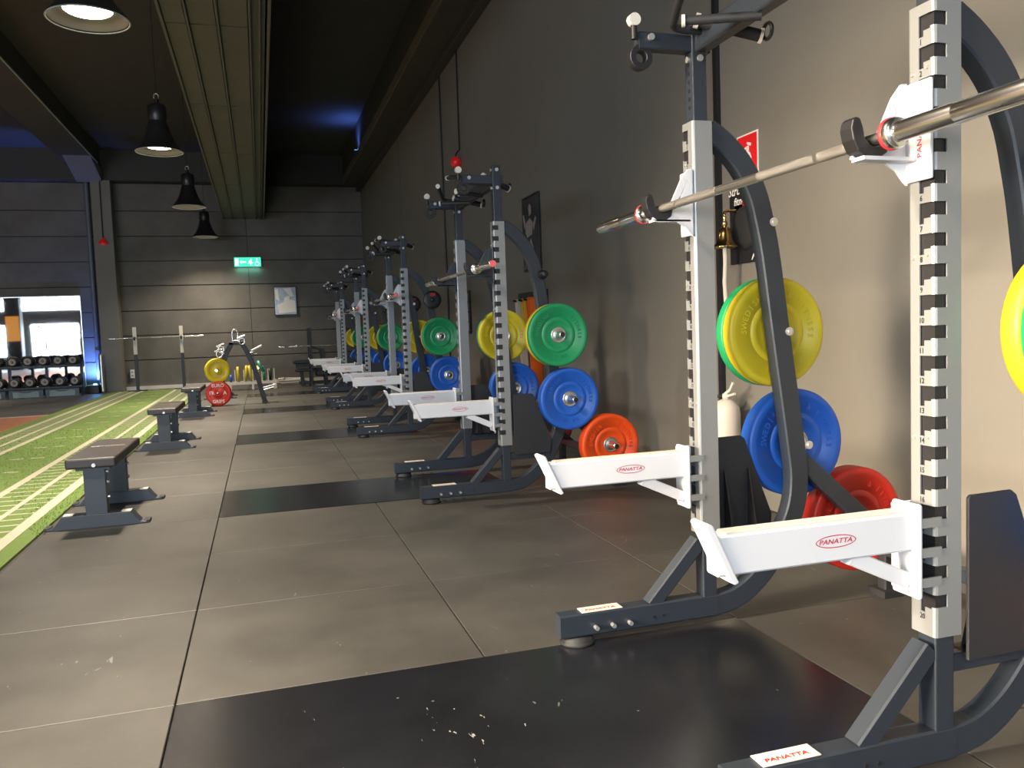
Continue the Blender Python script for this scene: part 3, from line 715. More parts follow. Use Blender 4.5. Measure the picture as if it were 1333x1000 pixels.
# ================================================================ LAMPS
def make_lamp():
    t = thing('pendant_lamp', '', 'lamp', group='black bell pendant lamps in a row')
    MB().lathe([(0.0, 0.62), (0.04, 0.62), (0.10, 0.60), (0.118, 0.57), (0.118, 0.40), (0.108, 0.385), (0.118, 0.37), (0.135, 0.30), (0.165, 0.20), (0.215, 0.10), (0.27, 0.035), (0.30, 0.0), (0.305, -0.012), (0.295, -0.014), (0.275, 0.01)], axis='z', n=40).build('shade', 'shade', t)
    MB().lathe([(0.293, -0.010), (0.262, 0.02), (0.215, 0.06), (0.178, 0.062)], axis='z', n=40).build('reflector', 'shadein', t)
    MB().lathe([(0.300, -0.006), (0.306, -0.014), (0.299, -0.02), (0.292, -0.013)], axis='z', n=40).build('rim', 'dial', t)
    MB().lathe([(0.0, 0.052), (0.165, 0.052), (0.178, 0.062)], axis='z', n=32).build('bulb', 'glow', t)
    MB().tube((0, 0, 0.62), (0, 0, 0.68), 0.03, 14).build('cap', 'shade', t)
    MB().path([(0.0 + 0.03*math.cos(a), 0, 0.71 + 0.04*math.sin(a)) for a in [2*PI*k/16 for k in range(17)]], 0.008, n=8, caps=False).build('hook_ring', 'steel', t)
    MB().tube((0, 0, 0.745), (0, 0, ZC - 3.75), 0.005, 6).build('cord', 'black', t)
    return t
lamp0 = make_lamp()
ll = {2: 'black bell pendant lamp nearest the camera, glowing, cut off by the top edge', 3: 'second bell pendant lamp, hanging left of the ribbed beam', 4: 'third bell pendant lamp, smaller, above the last one', 5: 'smallest, farthest and lowest-looking bell pendant lamp before the back wall',
      0: 'bell pendant lamp behind the camera', 1: 'bell pendant lamp overhead beyond the top of the frame'}
for i, p in enumerate(LAMPS):
    if i == 0: lamp0.location = p; lamp0['label'] = ll[0]
    else: dup(lamp0, p, ll[i])
for p, q in zip(LAMPS_FAR, ('nearest', 'second', 'middle', 'fourth', 'farthest')): dup(lamp0, p, 'bell pendant lamp in the parallel row far to the left, %s of five' % q, group='pendant lamps of the left row')

# ================================================================ RIGHT WALL ITEMS
fs = thing('extinguisher_sign', 'red square fire extinguisher sign with white border high on the right wall', 'sign', (XW - 0.006, 4.345, 2.15))
MB().box(0, 0.005, -0.11, 0.11, -0.165, 0.165).build('sign_border', 'whiteprint', fs)
MB().box(-0.002, 0.0, -0.10, 0.10, -0.155, 0.155).build('sign_field', 'signred', fs)
ic = MB(); ic.prism([(0.03, -0.11), (0.03, 0.02), (0.015, 0.05), (-0.03, 0.05), (-0.045, 0.02), (-0.045, -0.11)], -0.0035, -0.002, 'x'); ic.box(-0.0035, -0.002, -0.02, 0.005, 0.05, 0.09)
ic.prism([(0.0, 0.09), (0.07, 0.075), (0.09, 0.02), (0.075, 0.015), (0.06, 0.06), (0.0, 0.075)], -0.0035, -0.002, 'x'); ic.prism([(-0.04, 0.085), (0.0, 0.10), (0.0, 0.115), (-0.045, 0.10)], -0.0035, -0.002, 'x')
ic.build('pictogram', 'whiteprint', fs)
cd = MB().box(XW - 0.03, XW, 4.64, 4.68, 0.0, 5.12); tag(cd.build('cable_duct', 'black'), 'thin black vertical conduit on the right wall beside the brass bell', 'conduit')
cd = MB().tube((XW - 0.012, 11.45, 3.66), (XW - 0.012, 11.45, 5.12), 0.010, 8); 
rl = thing('alarm_beacon', 'red alarm beacon hanging on a cable on the right wall above the second rack', 'alarm', (XW - 0.08, 11.45, 3.58))
MB().lathe([(0.0, -0.07), (0.04, -0.066), (0.068, -0.03), (0.072, 0.016), (0.055, 0.058), (0.025, 0.08), (0.0, 0.088)], axis='z', n=24).build('dome', 'alarm', rl)
MB().path([(0, 0, 0.09), (0.02, 0, 0.14), (0.06, 0, 0.18), (0.068, 0, 1.54)], 0.010, n=8).build('cable', 'black', rl)
MB().box(0.0, 0.075, -0.012, 0.012, -0.02, 0.02).build('bracket', 'alarm', rl)
tag(MB().tube((XW - 0.014, 12.6, 0.05), (XW - 0.014, 12.6, 5.12), 0.013, 8).build('cable_duct', 'black'), 'long black cable running down the right wall left of the red beacon', 'conduit')
bc = thing('alarm_beacon', 'red alarm beacon hanging on a cable on the pillar of the back wall', 'alarm', (-3.58, 22.5, 3.66))
MB().lathe([(0.0, 0.0), (0.10, 0.005), (0.105, 0.04), (0.08, 0.09), (0.045, 0.12), (0.03, 0.17), (0.0, 0.18)], axis='z', n=20).build('dome', 'alarm', bc)
MB().box(-0.02, 0.02, 0.0, 0.05, 0.02, 0.06).build('bracket', 'alarm', bc)
MB().tube((0, 0, 0.17), (0, 0.03, 1.58), 0.012, 8).build('cable', 'black', bc)

# black sign with white script and a dark round disc, behind the bell
sg_ = thing('wall_sign', 'black square wall sign with white script behind the brass bell', 'sign', (XW - 0.02, 4.36, 1.79))
MB().box(0, 0.018, -0.17, 0.17, -0.24, 0.26).build('board', 'black', sg_, bevel=0.004)
MB().lathe([(0.0, -0.03), (0.09, -0.03), (0.125, -0.022), (0.135, 0.0)], origin=(0,-0.01,-0.03), axis='x', n=32).build('round_disc', 'blackr', sg_)
tx = MB(); text_into(tx, 'Strong', 0.075, (-0.002, 0.07, 0.20), (0,-1,0), (0,0,1), shear=0.3); text_into(tx, 'fitness', 0.065, (-0.002, 0.03, 0.135), (0,-1,0), (0,0,1), shear=0.2); text_into(tx, 'A', 0.09, (-0.002, -0.10, -0.20), (0,-1,0), (0,0,1), shear=0.2)
tx.build('lettering', 'whiteprint', sg_)
MB().lathe([(0.0, -0.034), (0.018, -0.034), (0.02, -0.02)], origin=(0,-0.04,0.11), axis='x', n=16).build('red_button', 'signred', sg_)
bell = thing('bell', 'brass hand bell with white pull cord hanging on the right wall by the nearest rack', 'bell', (2.72, 4.41, 1.655))
MB().lathe([(0.0, 0.115), (0.022, 0.112), (0.034, 0.10), (0.040, 0.075), (0.046, 0.04), (0.060, 0.012), (0.078, -0.002), (0.080, -0.010), (0.070, -0.008), (0.050, 0.005), (0.034, 0.05)], axis='z', n=32).build('bell_body', 'brass', bell)
MB().lathe([(0.0, 0.185), (0.010, 0.182), (0.012, 0.17), (0.008, 0.16), (0.016, 0.145), (0.018, 0.13), (0.010, 0.115)], axis='z', n=20).build('bell_crown', 'brass', bell)
br = MB().path([(0, 0, 0.18), (0, 0, 0.20), (0.03, 0.02, 0.215), (0.11, 0.02, 0.215)], 0.009, n=10); br.box(0.11, 0.13, -0.02, 0.06, 0.16, 0.26); br.build('bell_bracket', 'brass', bell)
MB().path([(0, 0, 0.02), (0.004, 0.004, -0.10), (0, 0.01, -0.22), (0.006, 0.006, -0.36)], 0.014, n=10).build('pull_cord', 'rope', bell)
# extinguisher
ex = thing('fire_extinguisher', 'white fire extinguisher standing by the right wall behind the nearest rack', 'fire extinguisher', (2.70, 4.40, 0.14))
MB().lathe([(0.0, 0.0), (0.078, 0.0), (0.085, 0.012), (0.085, 0.50), (0.078, 0.54), (0.05, 0.575), (0.03, 0.585), (0.0, 0.585)], axis='z', n=36).build('cylinder', 'cream', ex)
MB().lathe([(0.0, 0.585), (0.022, 0.585), (0.022, 0.62), (0.0, 0.62)], axis='z', n=16).build('valve', 'cream', ex)
MB().path([(0, 0.02, 0.61), (0, -0.05, 0.645), (0, -0.085, 0.69)], 0.014, 0.018, side=(1,0,0)).path([(0, 0.02, 0.60), (0, -0.06, 0.615), (0, -0.10, 0.625)], 0.014, 0.014, side=(1,0,0)).build('handle', 'cream', ex)
MB().path([(0, 0.02, 0.60), (-0.02, 0.08, 0.60), (-0.05, 0.10, 0.54), (-0.07, 0.075, 0.40), (-0.06, 0.07, 0.2)], 0.010, n=10).build('hose', 'black', ex)
MB().box(0.075, 0.15, -0.04, 0.04, 0.15, 0.19).build('wall_bracket', 'black', ex)
# framed photograph on the wall
pp = thing('framed_picture', 'tall black framed photograph of a person lifting, on the right wall above the second rack', 'picture', (XW - 0.03, 8.40, 2.22))
MB().box(0, 0.028, -0.27, 0.27, -0.40, 0.40).build('frame', 'black', pp, bevel=0.004)
MB().box(-0.002, 0.0, -0.245, 0.245, -0.375, 0.375).build('print', 'photo', pp)
fg = MB()   # pale limbs of the figure in the print
for q in ([(0.12,-.36),(0.06,-.36),(0.05,-.12),(0.10,-.05),(0.16,-.12)], [(-0.02,-.36),(-0.08,-.36),(-0.10,-.16),(-0.02,-.06),(0.04,-.12)], [(0.16,0.02),(0.10,-.04),(-0.06,-.02),(-0.10,0.10),(0.0,0.16),(0.12,0.12)], [(0.02,0.18),(-0.05,0.20),(-0.05,0.28),(0.0,0.31),(0.04,0.27)], [(0.14,0.10),(0.20,0.22),(0.23,0.21),(0.18,0.06)], [(-0.10,0.08),(-0.19,0.16),(-0.21,0.13),(-0.12,0.02)]):
    fg.prism(q, -0.004, -0.002, 'x')
fg.build('pale_figure', mat('print_grey', (0.30, 0.28, 0.28), 0.4), pp)
p2 = thing('framed_picture', 'grey collage poster in a black frame behind the second nearest rack', 'picture', (XW - 0.03, 11.55, 1.47))
MB().box(0, 0.028, -0.34, 0.34, -0.30, 0.30).build('frame', 'black', p2, bevel=0.004)
pm_ = MB()
for a in range(3):
    for b in range(4): pm_.box(-0.004, 0.0, -0.30 + a*0.205, -0.12 + a*0.205, -0.27 + b*0.138, -0.15 + b*0.138)
pm_.build('print', 'dial', p2)
# bands hanging from pegs
rl = thing('band_rail', 'black peg board fixed to the right wall carrying the coloured bands', 'rack', (XW - 0.02, 8.4, 1.50))
MB().box(0, 0.02, -0.42, 0.55, -0.05, 0.10).build('board', 'black', rl, bevel=0.003)
pegs = [0.36, 0.16, -0.02, -0.20]
for q in pegs: MB().tube((0.0, q, 0.0), (-0.12, q, 0.015), 0.012, 10).build('peg', 'black', rl)
def band(label, m_, y, w, L, dx, sk):
    t = thing('resistance_band', label, 'band', (XW - 0.02 + dx, y, 1.512), group='resistance bands hanging on the pegs')
    pts = [(0.0, sk*0.0, 0.0)]
    a = catmull([(-0.0, 0.0, 0.018), (0.0, 0.03, 0.005), (0.002, 0.045, -0.05), (0.004, 0.03 + sk*.4, -L*0.5), (0.0, 0.01 + sk, -L), (-0.002, -0.02 + sk, -L-0.02), (-0.004, -0.045 + sk, -L+0.01), (0.0, -0.05 + sk*.4, -L*0.5), (0.0, -0.04, -0.05), (0.0, -0.02, 0.008), (0.0, 0.0, 0.018)], 4)
    MB().path(a, w, 0.006, side=(1, 0, 0)).build('strap', m_, t); return t
band('yellow resistance band hanging on the wall pegs, leftmost', 'bandyellow', 8.56, 0.06, 0.42, -0.05, -0.05)
band('red resistance band hanging beside the yellow one', 'bandred', 8.38, 0.05, 0.45, -0.05, -0.02)
band('long wide orange resistance band hanging lowest behind the green plate', 'bandorange', 8.20, 0.11, 0.93, -0.07, -0.03)
band('beige resistance band hanging between the yellow and blue plates', 'bandbeige', 8.76, 0.07, 0.72, -0.05, -0.12)

# ================================================================ BACK WALL ITEMS
es = thing('exit_sign', 'lit green and white emergency exit sign high on the back wall', 'sign', (-0.21, 22.922, 3.235))
MB().box(-0.345, 0.345, 0.0, 0.06, -0.13, 0.13).build('housing', 'dial', es, bevel=0.005)
MB().box(-0.335, 0.335, -0.012, 0.0, -0.12, 0.12).build('panel', 'signgreen', es)
ic = MB(); y0, y1 = -0.016, -0.012
ic.box(-0.31, -0.23, y0, y1, -0.09, 0.09)
ic.prism([(-0.20, 0.0), (-0.15, 0.05), (-0.15, 0.018), (-0.04, 0.018), (-0.04, -0.018), (-0.15, -0.018), (-0.15, -0.05)], y0, y1)
ic.prism([(0.03, 0.03), (0.06, 0.045), (0.10, 0.03), (0.11, -0.01), (0.14, -0.03), (0.13, -0.045), (0.09, -0.025), (0.075, -0.01), (0.095, -0.04), (0.085, -0.09), (0.065, -0.09), (0.07, -0.05), (0.04, -0.03), (0.01, -0.05), (0.0, -0.035), (0.03, -0.015)], y0, y1)
ic.tube((0.095, y0, 0.065), (0.095, y1, 0.065), 0.018, 12); ic.tube((0.235, y0, 0.075), (0.235, y1, 0.075), 0.018, 12)
ic.prism([(0.22, 0.05), (0.245, 0.05), (0.25, 0.0), (0.29, 0.0), (0.305, -0.06), (0.285, -0.06), (0.275, -0.02), (0.225, -0.02)], y0, y1)
ic.path([(0.235 + 0.05*math.cos(a), -0.014, -0.045 + 0.05*math.sin(a)) for a in [PI*0.7 + PI*1.2*k/14 for k in range(15)]], 0.004, 0.014)
ic.build('pictogram', 'signwhite', es)
area('exit_sign_glow', (-0.21, 22.90, 3.09), (0, 0.3, -1), 0.6, 0.05, 1.5, (0.3, 1.0, 0.75))
ps = thing('wall_poster', 'glossy poster in a thin dark frame on the back wall, pale window reflections painted in', 'poster', (0.70, 22.94, 2.19))
MB().box(-0.30, 0.30, 0.0, 0.03, -0.385, 0.385).build('frame', 'navy', ps, bevel=0.004)
MB().box(-0.275, 0.275, -0.004, 0.0, -0.36, 0.36).build('print', 'posterlight', ps)
w_ = MB(); w_.prism([(-0.18, -0.33), (0.25, -0.30), (0.25, 0.0), (0.10, 0.04), (0.12, 0.14), (-0.02, 0.10), (-0.05, -0.05), (-0.22, -0.10)], -0.007, -0.004); w_.prism([(-0.05, 0.33), (0.15, 0.34), (0.22, 0.12), (0.15, 0.10)], -0.007, -0.004); w_.prism([(-0.26, 0.30), (-0.18, 0.33), (-0.15, 0.0), (-0.24, 0.05)], -0.007, -0.004)
w_.build('painted_reflection', 'whiteprint', ps)  # white shapes and pale tone paint window reflections onto the poster
so = thing('wall_socket', 'small white power socket on the back wall beside the pillar', 'socket', (-3.18, 22.93, 0.42))
MB().box(-0.05, 0.05, 0, 0.035, -0.11, 0.11).build('plate', 'whiteprint', so, bevel=0.006)
MB().tube((0, -0.003, 0.045), (0, 0.0, 0.045), 0.028, 14).tube((0, -0.003, -0.045), (0, 0.0, -0.045), 0.028, 14).build('outlet', 'dial', so)
# mirror
mr = thing('wall_mirror', 'large wall mirror behind the dumbbell rack reflecting bright windows', 'mirror', (-5.9, 22.93, 0))
MB().box(-1.65, 1.62, 0.0, 0.03, 0.15, 2.42).build('glass', 'mirror', mr)
fr = MB(); fr.box(-1.67, 1.64, -0.004, 0.04, 2.42, 2.445); fr.box(1.62, 1.64, -0.004, 0.04, 0.15, 2.42); fr.build('edge_trim', 'steel', mr)
# dumbbell rack
DX0, DX1, DY = -6.45, -4.12, 21.75
dr = thing('dumbbell_rack', 'black two-tier dumbbell rack with pale lower panels under the mirror', 'rack', ((DX0+DX1)/2, DY, 0))
hw = (DX1-DX0)/2
for z in (0.235, 0.735):
    MB().path([(-hw, -0.16, z), (hw, -0.16, z)], 0.06, 0.05).build('shelf_rail', 'black', dr); MB().path([(-hw, 0.14, z+0.05), (hw, 0.14, z+0.05)], 0.06, 0.05).build('shelf_rail', 'black', dr)
    o = MB().box(-hw, hw, 0.05, 0.06, z-0.02, z+0.0).build('lip', 'black', dr)
for q in (-hw+0.03, -hw*0.34, hw*0.33, hw-0.03):
    MB().prism([(-0.22, 0.0), (0.28, 0.0), (0.28, 0.06), (0.20, 0.06), (0.20, 0.86), (0.14, 0.86), (0.10, 0.06), (-0.22, 0.06)], q-0.03, q+0.03, 'x').build('leg', 'black', dr)
for q in (-0.78, 0.0, 0.76):
    MB().box(q-0.36, q+0.36, -0.20, -0.17, 0.0, 0.20).build('lower_panel', mat('dark_teal_panel', (0.02, 0.05, 0.06), 0.4) if 'tp' not in M else M['tp'], dr, bevel=0.004)
    MB().prism([(q-.27, .03), (q+.27, .03), (q+.27, .16), (q+.17, .165), (q+.07, .135), (q-.07, .135), (q-.17, .165), (q-.27, .16)], -0.205, -0.20).build('pale_insert', 'dial', dr)
def make_db():
    t = thing('dumbbell', '', 'dumbbell')
    for s_ in (-1, 1):
        hd = MB().lathe([(0.0, 0.075*s_), (0.07, 0.075*s_), (0.098, 0.085*s_), (0.104, 0.10*s_), (0.104, 0.16*s_), (0.096, 0.172*s_), (0.076, 0.176*s_), (0.072, 0.172*s_), (0.0, 0.172*s_)], n=28).build('head', 'blackr', t)
    MB().tube((0, -0.08, 0), (0, 0.08, 0), 0.017, 14).build('handle', 'steel', t)
    cp = MB().tube((0, -0.1725, 0), (0, -0.176, 0), 0.076, 24).build('end_label', mat('dumbbell_label', (0.34, 0.28, 0.21), 0.4), t)
    return t
db0 = make_db(); first = True
pos = ['leftmost', 'second from left', 'third from left', 'fourth from left', 'third from right', 'second from right', 'rightmost']
for r_, (z, yy) in enumerate(((0.865, DY - 0.02), (0.375, DY - 0.06))):
    for i in range(7):
        x = -6.155 + i*0.315 + (0.02 if r_ else 0)
        lab = '%s black round-headed dumbbell on the %s tier of the rack' % (pos[i], ('upper', 'lower')[r_])
        o = db0 if first else dup(db0, (0,0,0)); first = False
        o.location = (x, yy, z); o.rotation_euler = (0, 0, 0); o['label'] = lab; o['group'] = 'dumbbells on the two-tier rack'
        tx = MB(); ang = random.uniform(-1.2, 1.2); kg = str(random.choice((10, 12, 14, 16, 18, 20, 22, 24)))
        mtx = MB(); text_into(mtx, kg, 0.07, (0, -0.1772, 0), (math.cos(ang),0,math.sin(ang)), (-math.sin(ang),0,math.cos(ang))); mtx.build('number', 'blackprint', o)
# blue led uplight in the corner
le = thing('led_uplight', 'small black led box glowing blue at the foot of the back wall pillar', 'lamp', (-4.02, 22.45, 0))
MB().box(-0.14, 0.14, -0.12, 0.12, 0.0, 0.20).build('housing', 'black', le, bevel=0.01)
MB().box(-0.12, 0.12, -0.10, 0.10, 0.20, 0.21).build('top_cover', 'whiteprint', le)
MB().lathe([(0.0, 0.03), (0.035, 0.03), (0.045, 0.0)], origin=(0.05, 0.0, 0.21), axis='z', n=16).build('led', 'led', le)
def spot(loc, direction, power, color, ang, blend=0.8, r=0.03):
    l = bpy.data.lights.new('led_light', 'SPOT'); l.energy = power; l.color = color; l.spot_size = ang; l.spot_blend = blend; l.shadow_soft_size = r
    o = bpy.data.objects.new('led_light', l); C.objects.link(o); o.location = loc; o.rotation_euler = Vector(direction).to_track_quat('-Z', 'Y').to_euler()
spot((-4.0, 22.55, 0.30), (-0.1, 0.45, 0.8), 260, (0.12, 0.25, 1.0), 2.2)
spot((-4.0, 22.45, 0.30), (-0.25, -0.12, 1), 900, (0.08, 0.2, 1.0), 0.5)
l = bpy.data.lights.new('led_light', 'POINT'); l.energy = 3.0; l.color = (0.1, 0.6, 1.0); l.shadow_soft_size = 0.03
o = bpy.data.objects.new('led_light', l); C.objects.link(o); o.location = (-4.0, 22.85, 0.48)
lf = thing('led_spot', 'tiny dark blue-light spot on the edge of the right ceiling beam', 'lamp', (2.26, 18.9, 5.30))
MB().box(-0.03, 0.065, -0.06, 0.06, -0.05, 0.04).build('housing', 'black', lf); MB().box(-0.02, 0.05, -0.045, 0.045, 0.04, 0.045).build('led', 'led', lf)
spot((2.24, 18.9, 5.36), (-0.12, -0.02, 1), 65, (0.10, 0.22, 1.0), 2.5, 1.0, 0.1)

# squat stand with bar
ss = thing('squat_stand', 'pair of black uprights with white upper halves by the end of the turf', 'squat stand', (-2.44, 22.25, 0))
for q in (-0.54, 0.54):
    MB().box(q-0.035, q+0.035, -0.03, 0.03, 0.02, 0.92).build('lower_post', 'black', ss, bevel=0.003)
    MB().box(q-0.04, q+0.04, -0.035, 0.035, 0.92, 1.60).build('upper_post', 'cream', ss, bevel=0.003)
    MB().box(q-0.22, q+0.22, -0.04, 0.04, 0.0, 0.03).build('foot', 'black', ss); MB().box(q-0.04, q+0.04, -0.25, 0.25, 0.0, 0.03).build('foot', 'black', ss)
    MB().prism([(-0.035, 1.27), (-0.10, 1.27), (-0.11, 1.34), (-0.095, 1.34), (-0.085, 1.30), (-0.05, 1.30), (-0.035, 1.36)], q-0.02, q+0.02, 'x').build('hook', 'black', ss)
sb = dup(b1, (-2.47, 22.182, 1.330), 'long pale barbell lying across the squat stand by the back wall', rz=PI/2)
sb.name = 'barbell.090'
# A-frame tree with plates and handles
af = thing('plate_tree', 'black a-frame storage tree hung with plates and chrome handles', 'storage rack', (-0.43, 16.2, 0))
MB().path(catmull([(0.08, 0, 1.14), (0.17, 0, 0.98), (0.29, 0, 0.66), (0.38, 0, 0.33), (0.45, 0, 0.0)], 4), 0.07, 0.085).build('leg', 'black', af)
MB().path(catmull([(-0.08, 0, 1.14), (-0.17, 0, 0.98), (-0.29, 0, 0.66), (-0.38, 0, 0.33), (-0.45, 0, 0.0)], 4), 0.07, 0.085).build('leg', 'black', af)
MB().path([(-0.14, 0, 1.13), (0.14, 0, 1.13)], 0.07, 0.06).build('top_beam', 'black', af)
MB().box(-0.49, -0.40, -0.20, 0.28, 0.0, 0.04).build('foot', 'black', af); MB().box(0.40, 0.49, -0.20, 0.28, 0.0, 0.04).build('foot', 'black', af)
MB().tube((-0.37, 0, 0.63), (-0.37, -0.25, 0.645), 0.025, 14).build('plate_peg', 'chrome', af); MB().tube((-0.38, 0, 0.245), (-0.38, -0.30, 0.245), 0.024, 14).build('plate_peg', 'chrome', af)
for (a, b) in (((0.20, 0, 0.93), (0.36, 0, 1.0)), ((-0.20, 0, 0.93), (-0.30, 0, 0.97)), ((0.31, 0, 0.62), (0.45, 0, 0.67)), ((0.40, 0, 0.27), (0.66, 0, 0.33)), ((0.40, 0.03, 0.22), (0.62, 0.03, 0.28))):
    MB().tube(a, b, 0.011, 10).build('arm_peg', 'chrome', af)
def handle(label, loc, kind):
    t = thing('cable_attachment', label, 'attachment', loc, group='chrome cable handles on the storage tree')
    if kind == 0:
        MB().path([(-0.05, 0, 0), (-0.05, 0, 0.17), (-0.02, 0, 0.21), (0.02, 0, 0.21), (0.05, 0, 0.17), (0.05, 0, 0)], 0.012, n=10).build('bail', 'chrome', t); MB().tube((-0.06, 0, 0), (0.06, 0, 0), 0.018, 12).build('grip', 'chrome', t)
    elif kind == 1:
        MB().tube((-0.02, 0, 0), (0.17, 0, 0.09), 0.022, 12).build('grip', 'cream', t); MB().path([(0, 0, 0), (0.02, 0, -0.06), (0.08, 0, -0.05)], 0.010, n=8).build('bail', 'chrome', t)
    else:
        MB().path([(0.05*math.cos(a), 0, 0.06*math.sin(a)) for a in [2*PI*k/14 for k in range(15)]], 0.014, n=10, caps=False).build('bail', 'chrome', t); MB().tube((-0.08, 0, 0.05), (0.06, 0, 0.10), 0.020, 12).build('grip', 'chrome', t)
handle('chrome u-shaped handle standing on the top of the a-frame tree', (-0.45, 16.2, 1.18), 0)
handle('pale straight handle sticking out on the right shoulder of the a-frame tree', (-0.15, 16.12, 0.98), 1)
handle('cluster-like ring handle on the left shoulder of the a-frame tree', (-0.74, 16.1, 0.94), 2)
handle('second ring handle hanging lower left on the a-frame tree', (-0.70, 16.04, 1.03), 2)
handle('short chrome handle beside the top of the a-frame tree', (-0.33, 16.1, 1.17), 2)
def big_plate(col, label, loc, rz, top, bot):
    t = thing('bumper_plate', label, 'weight plate', loc, rz); T = 0.085
    bd = MB().lathe([(0.025, 0.0), (0.06, 0.0), (0.062, 0.006), (0.155, 0.006), (0.16, 0.0), (0.215, 0.0), (0.225, 0.008), (0.225, T-0.008), (0.215, T), (0.025, T), (0.025, 0.0)], n=44).build('rubber_disc', col, t)
    tx = MB()
    if top:
        text_into(tx, top, 0.085, (0, -0.001, 0.145), (1,0,0), (0,0,1)); text_into(tx, bot, 0.085, (0, -0.001, -0.145), (1,0,0), (0,0,1))
        text_into(tx, 'TR', 0.09, (-0.12, 0.0035, 0.01), (1,0,0), (0,0,1)); text_into(tx, 'A', 0.09, (0.12, 0.0035, 0.01), (1,0,0), (0,0,1))
    else:
        arc_text(tx, 'FITNESS', 0.055, 0.12, 100, (0, 0.004, 0), (1,0,0), (0,0,1)); arc_text(tx, 'SWEDISH', 0.055, 0.12, 280, (0, 0.004, 0), (1,0,0), (0,0,1), flip=True)
    tx.build('lettering', 'whiteprint' if top else 'bandbeige', bd, solid=0.002)
    return t
big_plate('red', 'red plate with white lettering at the foot of the a-frame tree', (-0.79, 15.88, 0.226), -0.2, 'EURO', 'GRIPS')
big_plate('yellow', 'yellow plate hung above the red one on the a-frame tree', (-0.775, 15.97, 0.645), 0.35, None, None)
tl = thing('bumper_plate', 'teal plate seen edge-on at the right leg of the a-frame tree', 'weight plate', (-0.05, 16.2, 0.67), 0.0)
o = MB().lathe([(0.025, 0.0), (0.11, 0.0), (0.12, 0.01), (0.12, 0.05), (0.11, 0.06), (0.025, 0.06), (0.025, 0.0)], axis='x', n=28).build('rubber_disc', 'teal', tl); MB().lathe([(0.025, -0.002), (0.05, -0.002)], axis='x', n=20).build('hub', 'steel', tl)
tl.rotation_euler = (0, -0.45, 0)
# low white rack with plates on edge
lr = thing('low_plate_rack', 'low white rack with dividers holding plates on edge by the back wall', 'storage rack', (-0.20, 20.6, 0))
MB().box(-0.58, 0.50, -0.10, -0.05, 0.14, 0.19).build('front_rail', 'cream', lr); MB().box(-0.58, 0.50, 0.10, 0.15, 0.14, 0.19).build('rear_rail', 'cream', lr); 
for q in (-0.56, -0.05, 0.46): MB().box(q, q+0.05, -0.10, 0.15, 0.0, 0.14).build('leg', 'cream', lr)
for q in (-0.42, -0.22, -0.02, 0.19, 0.33, 0.47): MB().box(q-0.012, q+0.012, -0.10, -0.07, 0.19, 0.48).build('divider', 'cream', lr)
MB().box(0.44, 0.52, -0.12, -0.05, 0.0, 0.22).build('end_post', 'cream', lr)
def edge_plate(col, x, r, lab, tilt=0.0):
    t = thing('bumper_plate', lab, 'weight plate', (x, 20.63, 0.19 + r), group='plates standing in the low white rack')
    MB().lathe([(0.025, -0.03), (r-0.01, -0.03), (r, -0.02), (r, 0.02), (r-0.01, 0.03), (0.025, 0.03), (0.025, -0.03)], axis='x', n=32).build('rubber_disc', col, t)
    MB().lathe([(0.026, -0.021), (0.045, -0.021), (0.047, -0.018)], axis='x', n=20).build('hub', 'steel', t)
    t.rotation_euler = (0, tilt, 0)
edge_plate('blue', -0.72, 0.09, 'small blue plate on edge at the left end of the low rack')
edge_plate('yellow', -0.555, 0.185, 'yellow plate on edge, leftmost in the low white rack')
edge_plate('yellow', -0.375, 0.195, 'yellow plate leaning right in the low white rack', 0.12)
edge_plate('yellow', -0.275, 0.195, 'yellow plate leaning left in the low white rack', -0.12)
edge_plate('yellow', -0.10, 0.185, 'yellow plate on edge, next to the tree leg in the low white rack')
edge_plate('green', 0.04, 0.15, 'green plate on edge in the low white rack')
edge_plate('black', 0.185, 0.15, 'black plate on edge near the right end of the low white rack')
# bench press station
bp_ = thing('bench_press', 'black bench press station by the back wall', 'bench', (1.15, 20.75, 0))
MB().path([(0.0, -0.35, 0.02), (0.0, -0.35, 1.42)], 0.06, 0.06, side=(1,0,0)).build('upright', 'black', bp_); MB().path([(0.0, 0.35, 0.02), (0.0, 0.35, 1.42)], 0.06, 0.06, side=(1,0,0)).build('upright', 'black', bp_)
MB().path([(0.04, -0.35, 0.95), (0.28, -0.35, 0.88), (0.36, -0.35, 0.0)], 0.06, 0.05).build('rear_leg', 'black', bp_); MB().path([(0.04, 0.35, 0.95), (0.28, 0.35, 0.88), (0.36, 0.35, 0.0)], 0.06, 0.05).build('rear_leg', 'black', bp_)
MB().box(-0.42, 0.02, -0.15, 0.15, 0.56, 0.64).build('seat_pad', 'black', bp_, bevel=0.02); MB().box(-0.36, -0.06, -0.04, 0.04, 0.45, 0.56).build('pad_post', 'black', bp_)
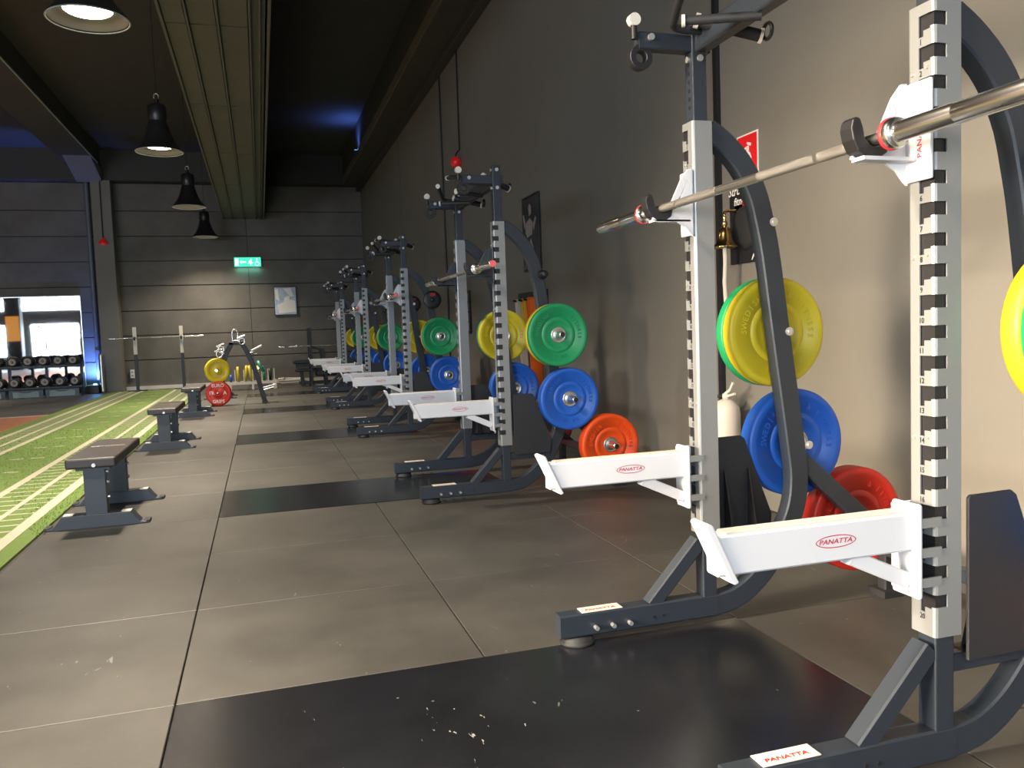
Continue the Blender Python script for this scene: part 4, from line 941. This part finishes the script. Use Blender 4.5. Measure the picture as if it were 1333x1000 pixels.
MB().box(-0.38, 0.30, -0.18, 0.18, 0.36, 0.43).build('lower_pad', 'black', bp_, bevel=0.02); MB().box(0.10, 0.80, -0.2, 0.2, 0.24, 0.40).build('back_pad', 'black', bp_, bevel=0.03)
MB().path([(-0.24, 0, 0.40), (-0.20, 0, 0.0)], 0.12, 0.08).build('front_leg', 'black', bp_); MB().box(-0.30, 1.0, -0.05, 0.05, 0.05, 0.12).build('base_tube', 'black', bp_); MB().box(-0.05, 0.05, -0.4, 0.4, 0.0, 0.06).build('foot', 'black', bp_)
sb2 = dup(b1, (1.50, 20.30, 0.985), 'pale barbell resting on the bench press station', rz=PI/2); sb2.name = 'barbell.091'
MB().prism([(-0.33-0.05, 0.93), (-0.33-0.18, 0.93), (-0.33-0.18, 1.02), (-0.33-0.165, 1.02), (-0.33-0.15, 0.955), (-0.33-0.05, 0.97)], -0.02, 0.02, 'x').build('bar_rest', 'black', bp_)
# coil of white rope
rp = thing('battle_rope', 'pale rope lying in loose coils on the floor by the bench press', 'rope', (0.72, 21.4, 0))
MB().path([(0.30*math.cos(t_*0.5)*(1+0.15*math.sin(t_*1.7)), 0.14*math.sin(t_*0.5)*(1+0.3*math.cos(t_)), 0.035 + 0.0045*t_) for t_ in range(0, 34)], 0.026, n=8).build('rope_coil', 'rope', rp)

# ---------------------------------------------------------------- behind the camera; rack and stand copies added as silhouettes for the mirror
pl_ = MB().box(-13.15, -12.4, -5.2, -4.6, 0, ZC).build('trim_6', 'darktrim'); struct(pl_)
MB().box(-13.1, -12.45, -4.6, -4.57, 1.55, 2.9).build('amber_panel', mat('lit_amber_panel', (0.6, 0.25, 0.05), 0.5, emit=(1.0, 0.42, 0.08), estr=0.5), pl_)
dup(rack0, (-11.2, -4.4, 0), 'added rack at the far left behind the camera, a dark shape for the mirror')
dup(rack0, (-13.9, -2.6, 0), 'added rack by the left wall behind the camera, a dark shape for the mirror')
dup(ss, (-10.3, -5.4, 0), 'added pair of uprights behind the camera, a dark shape for the mirror')
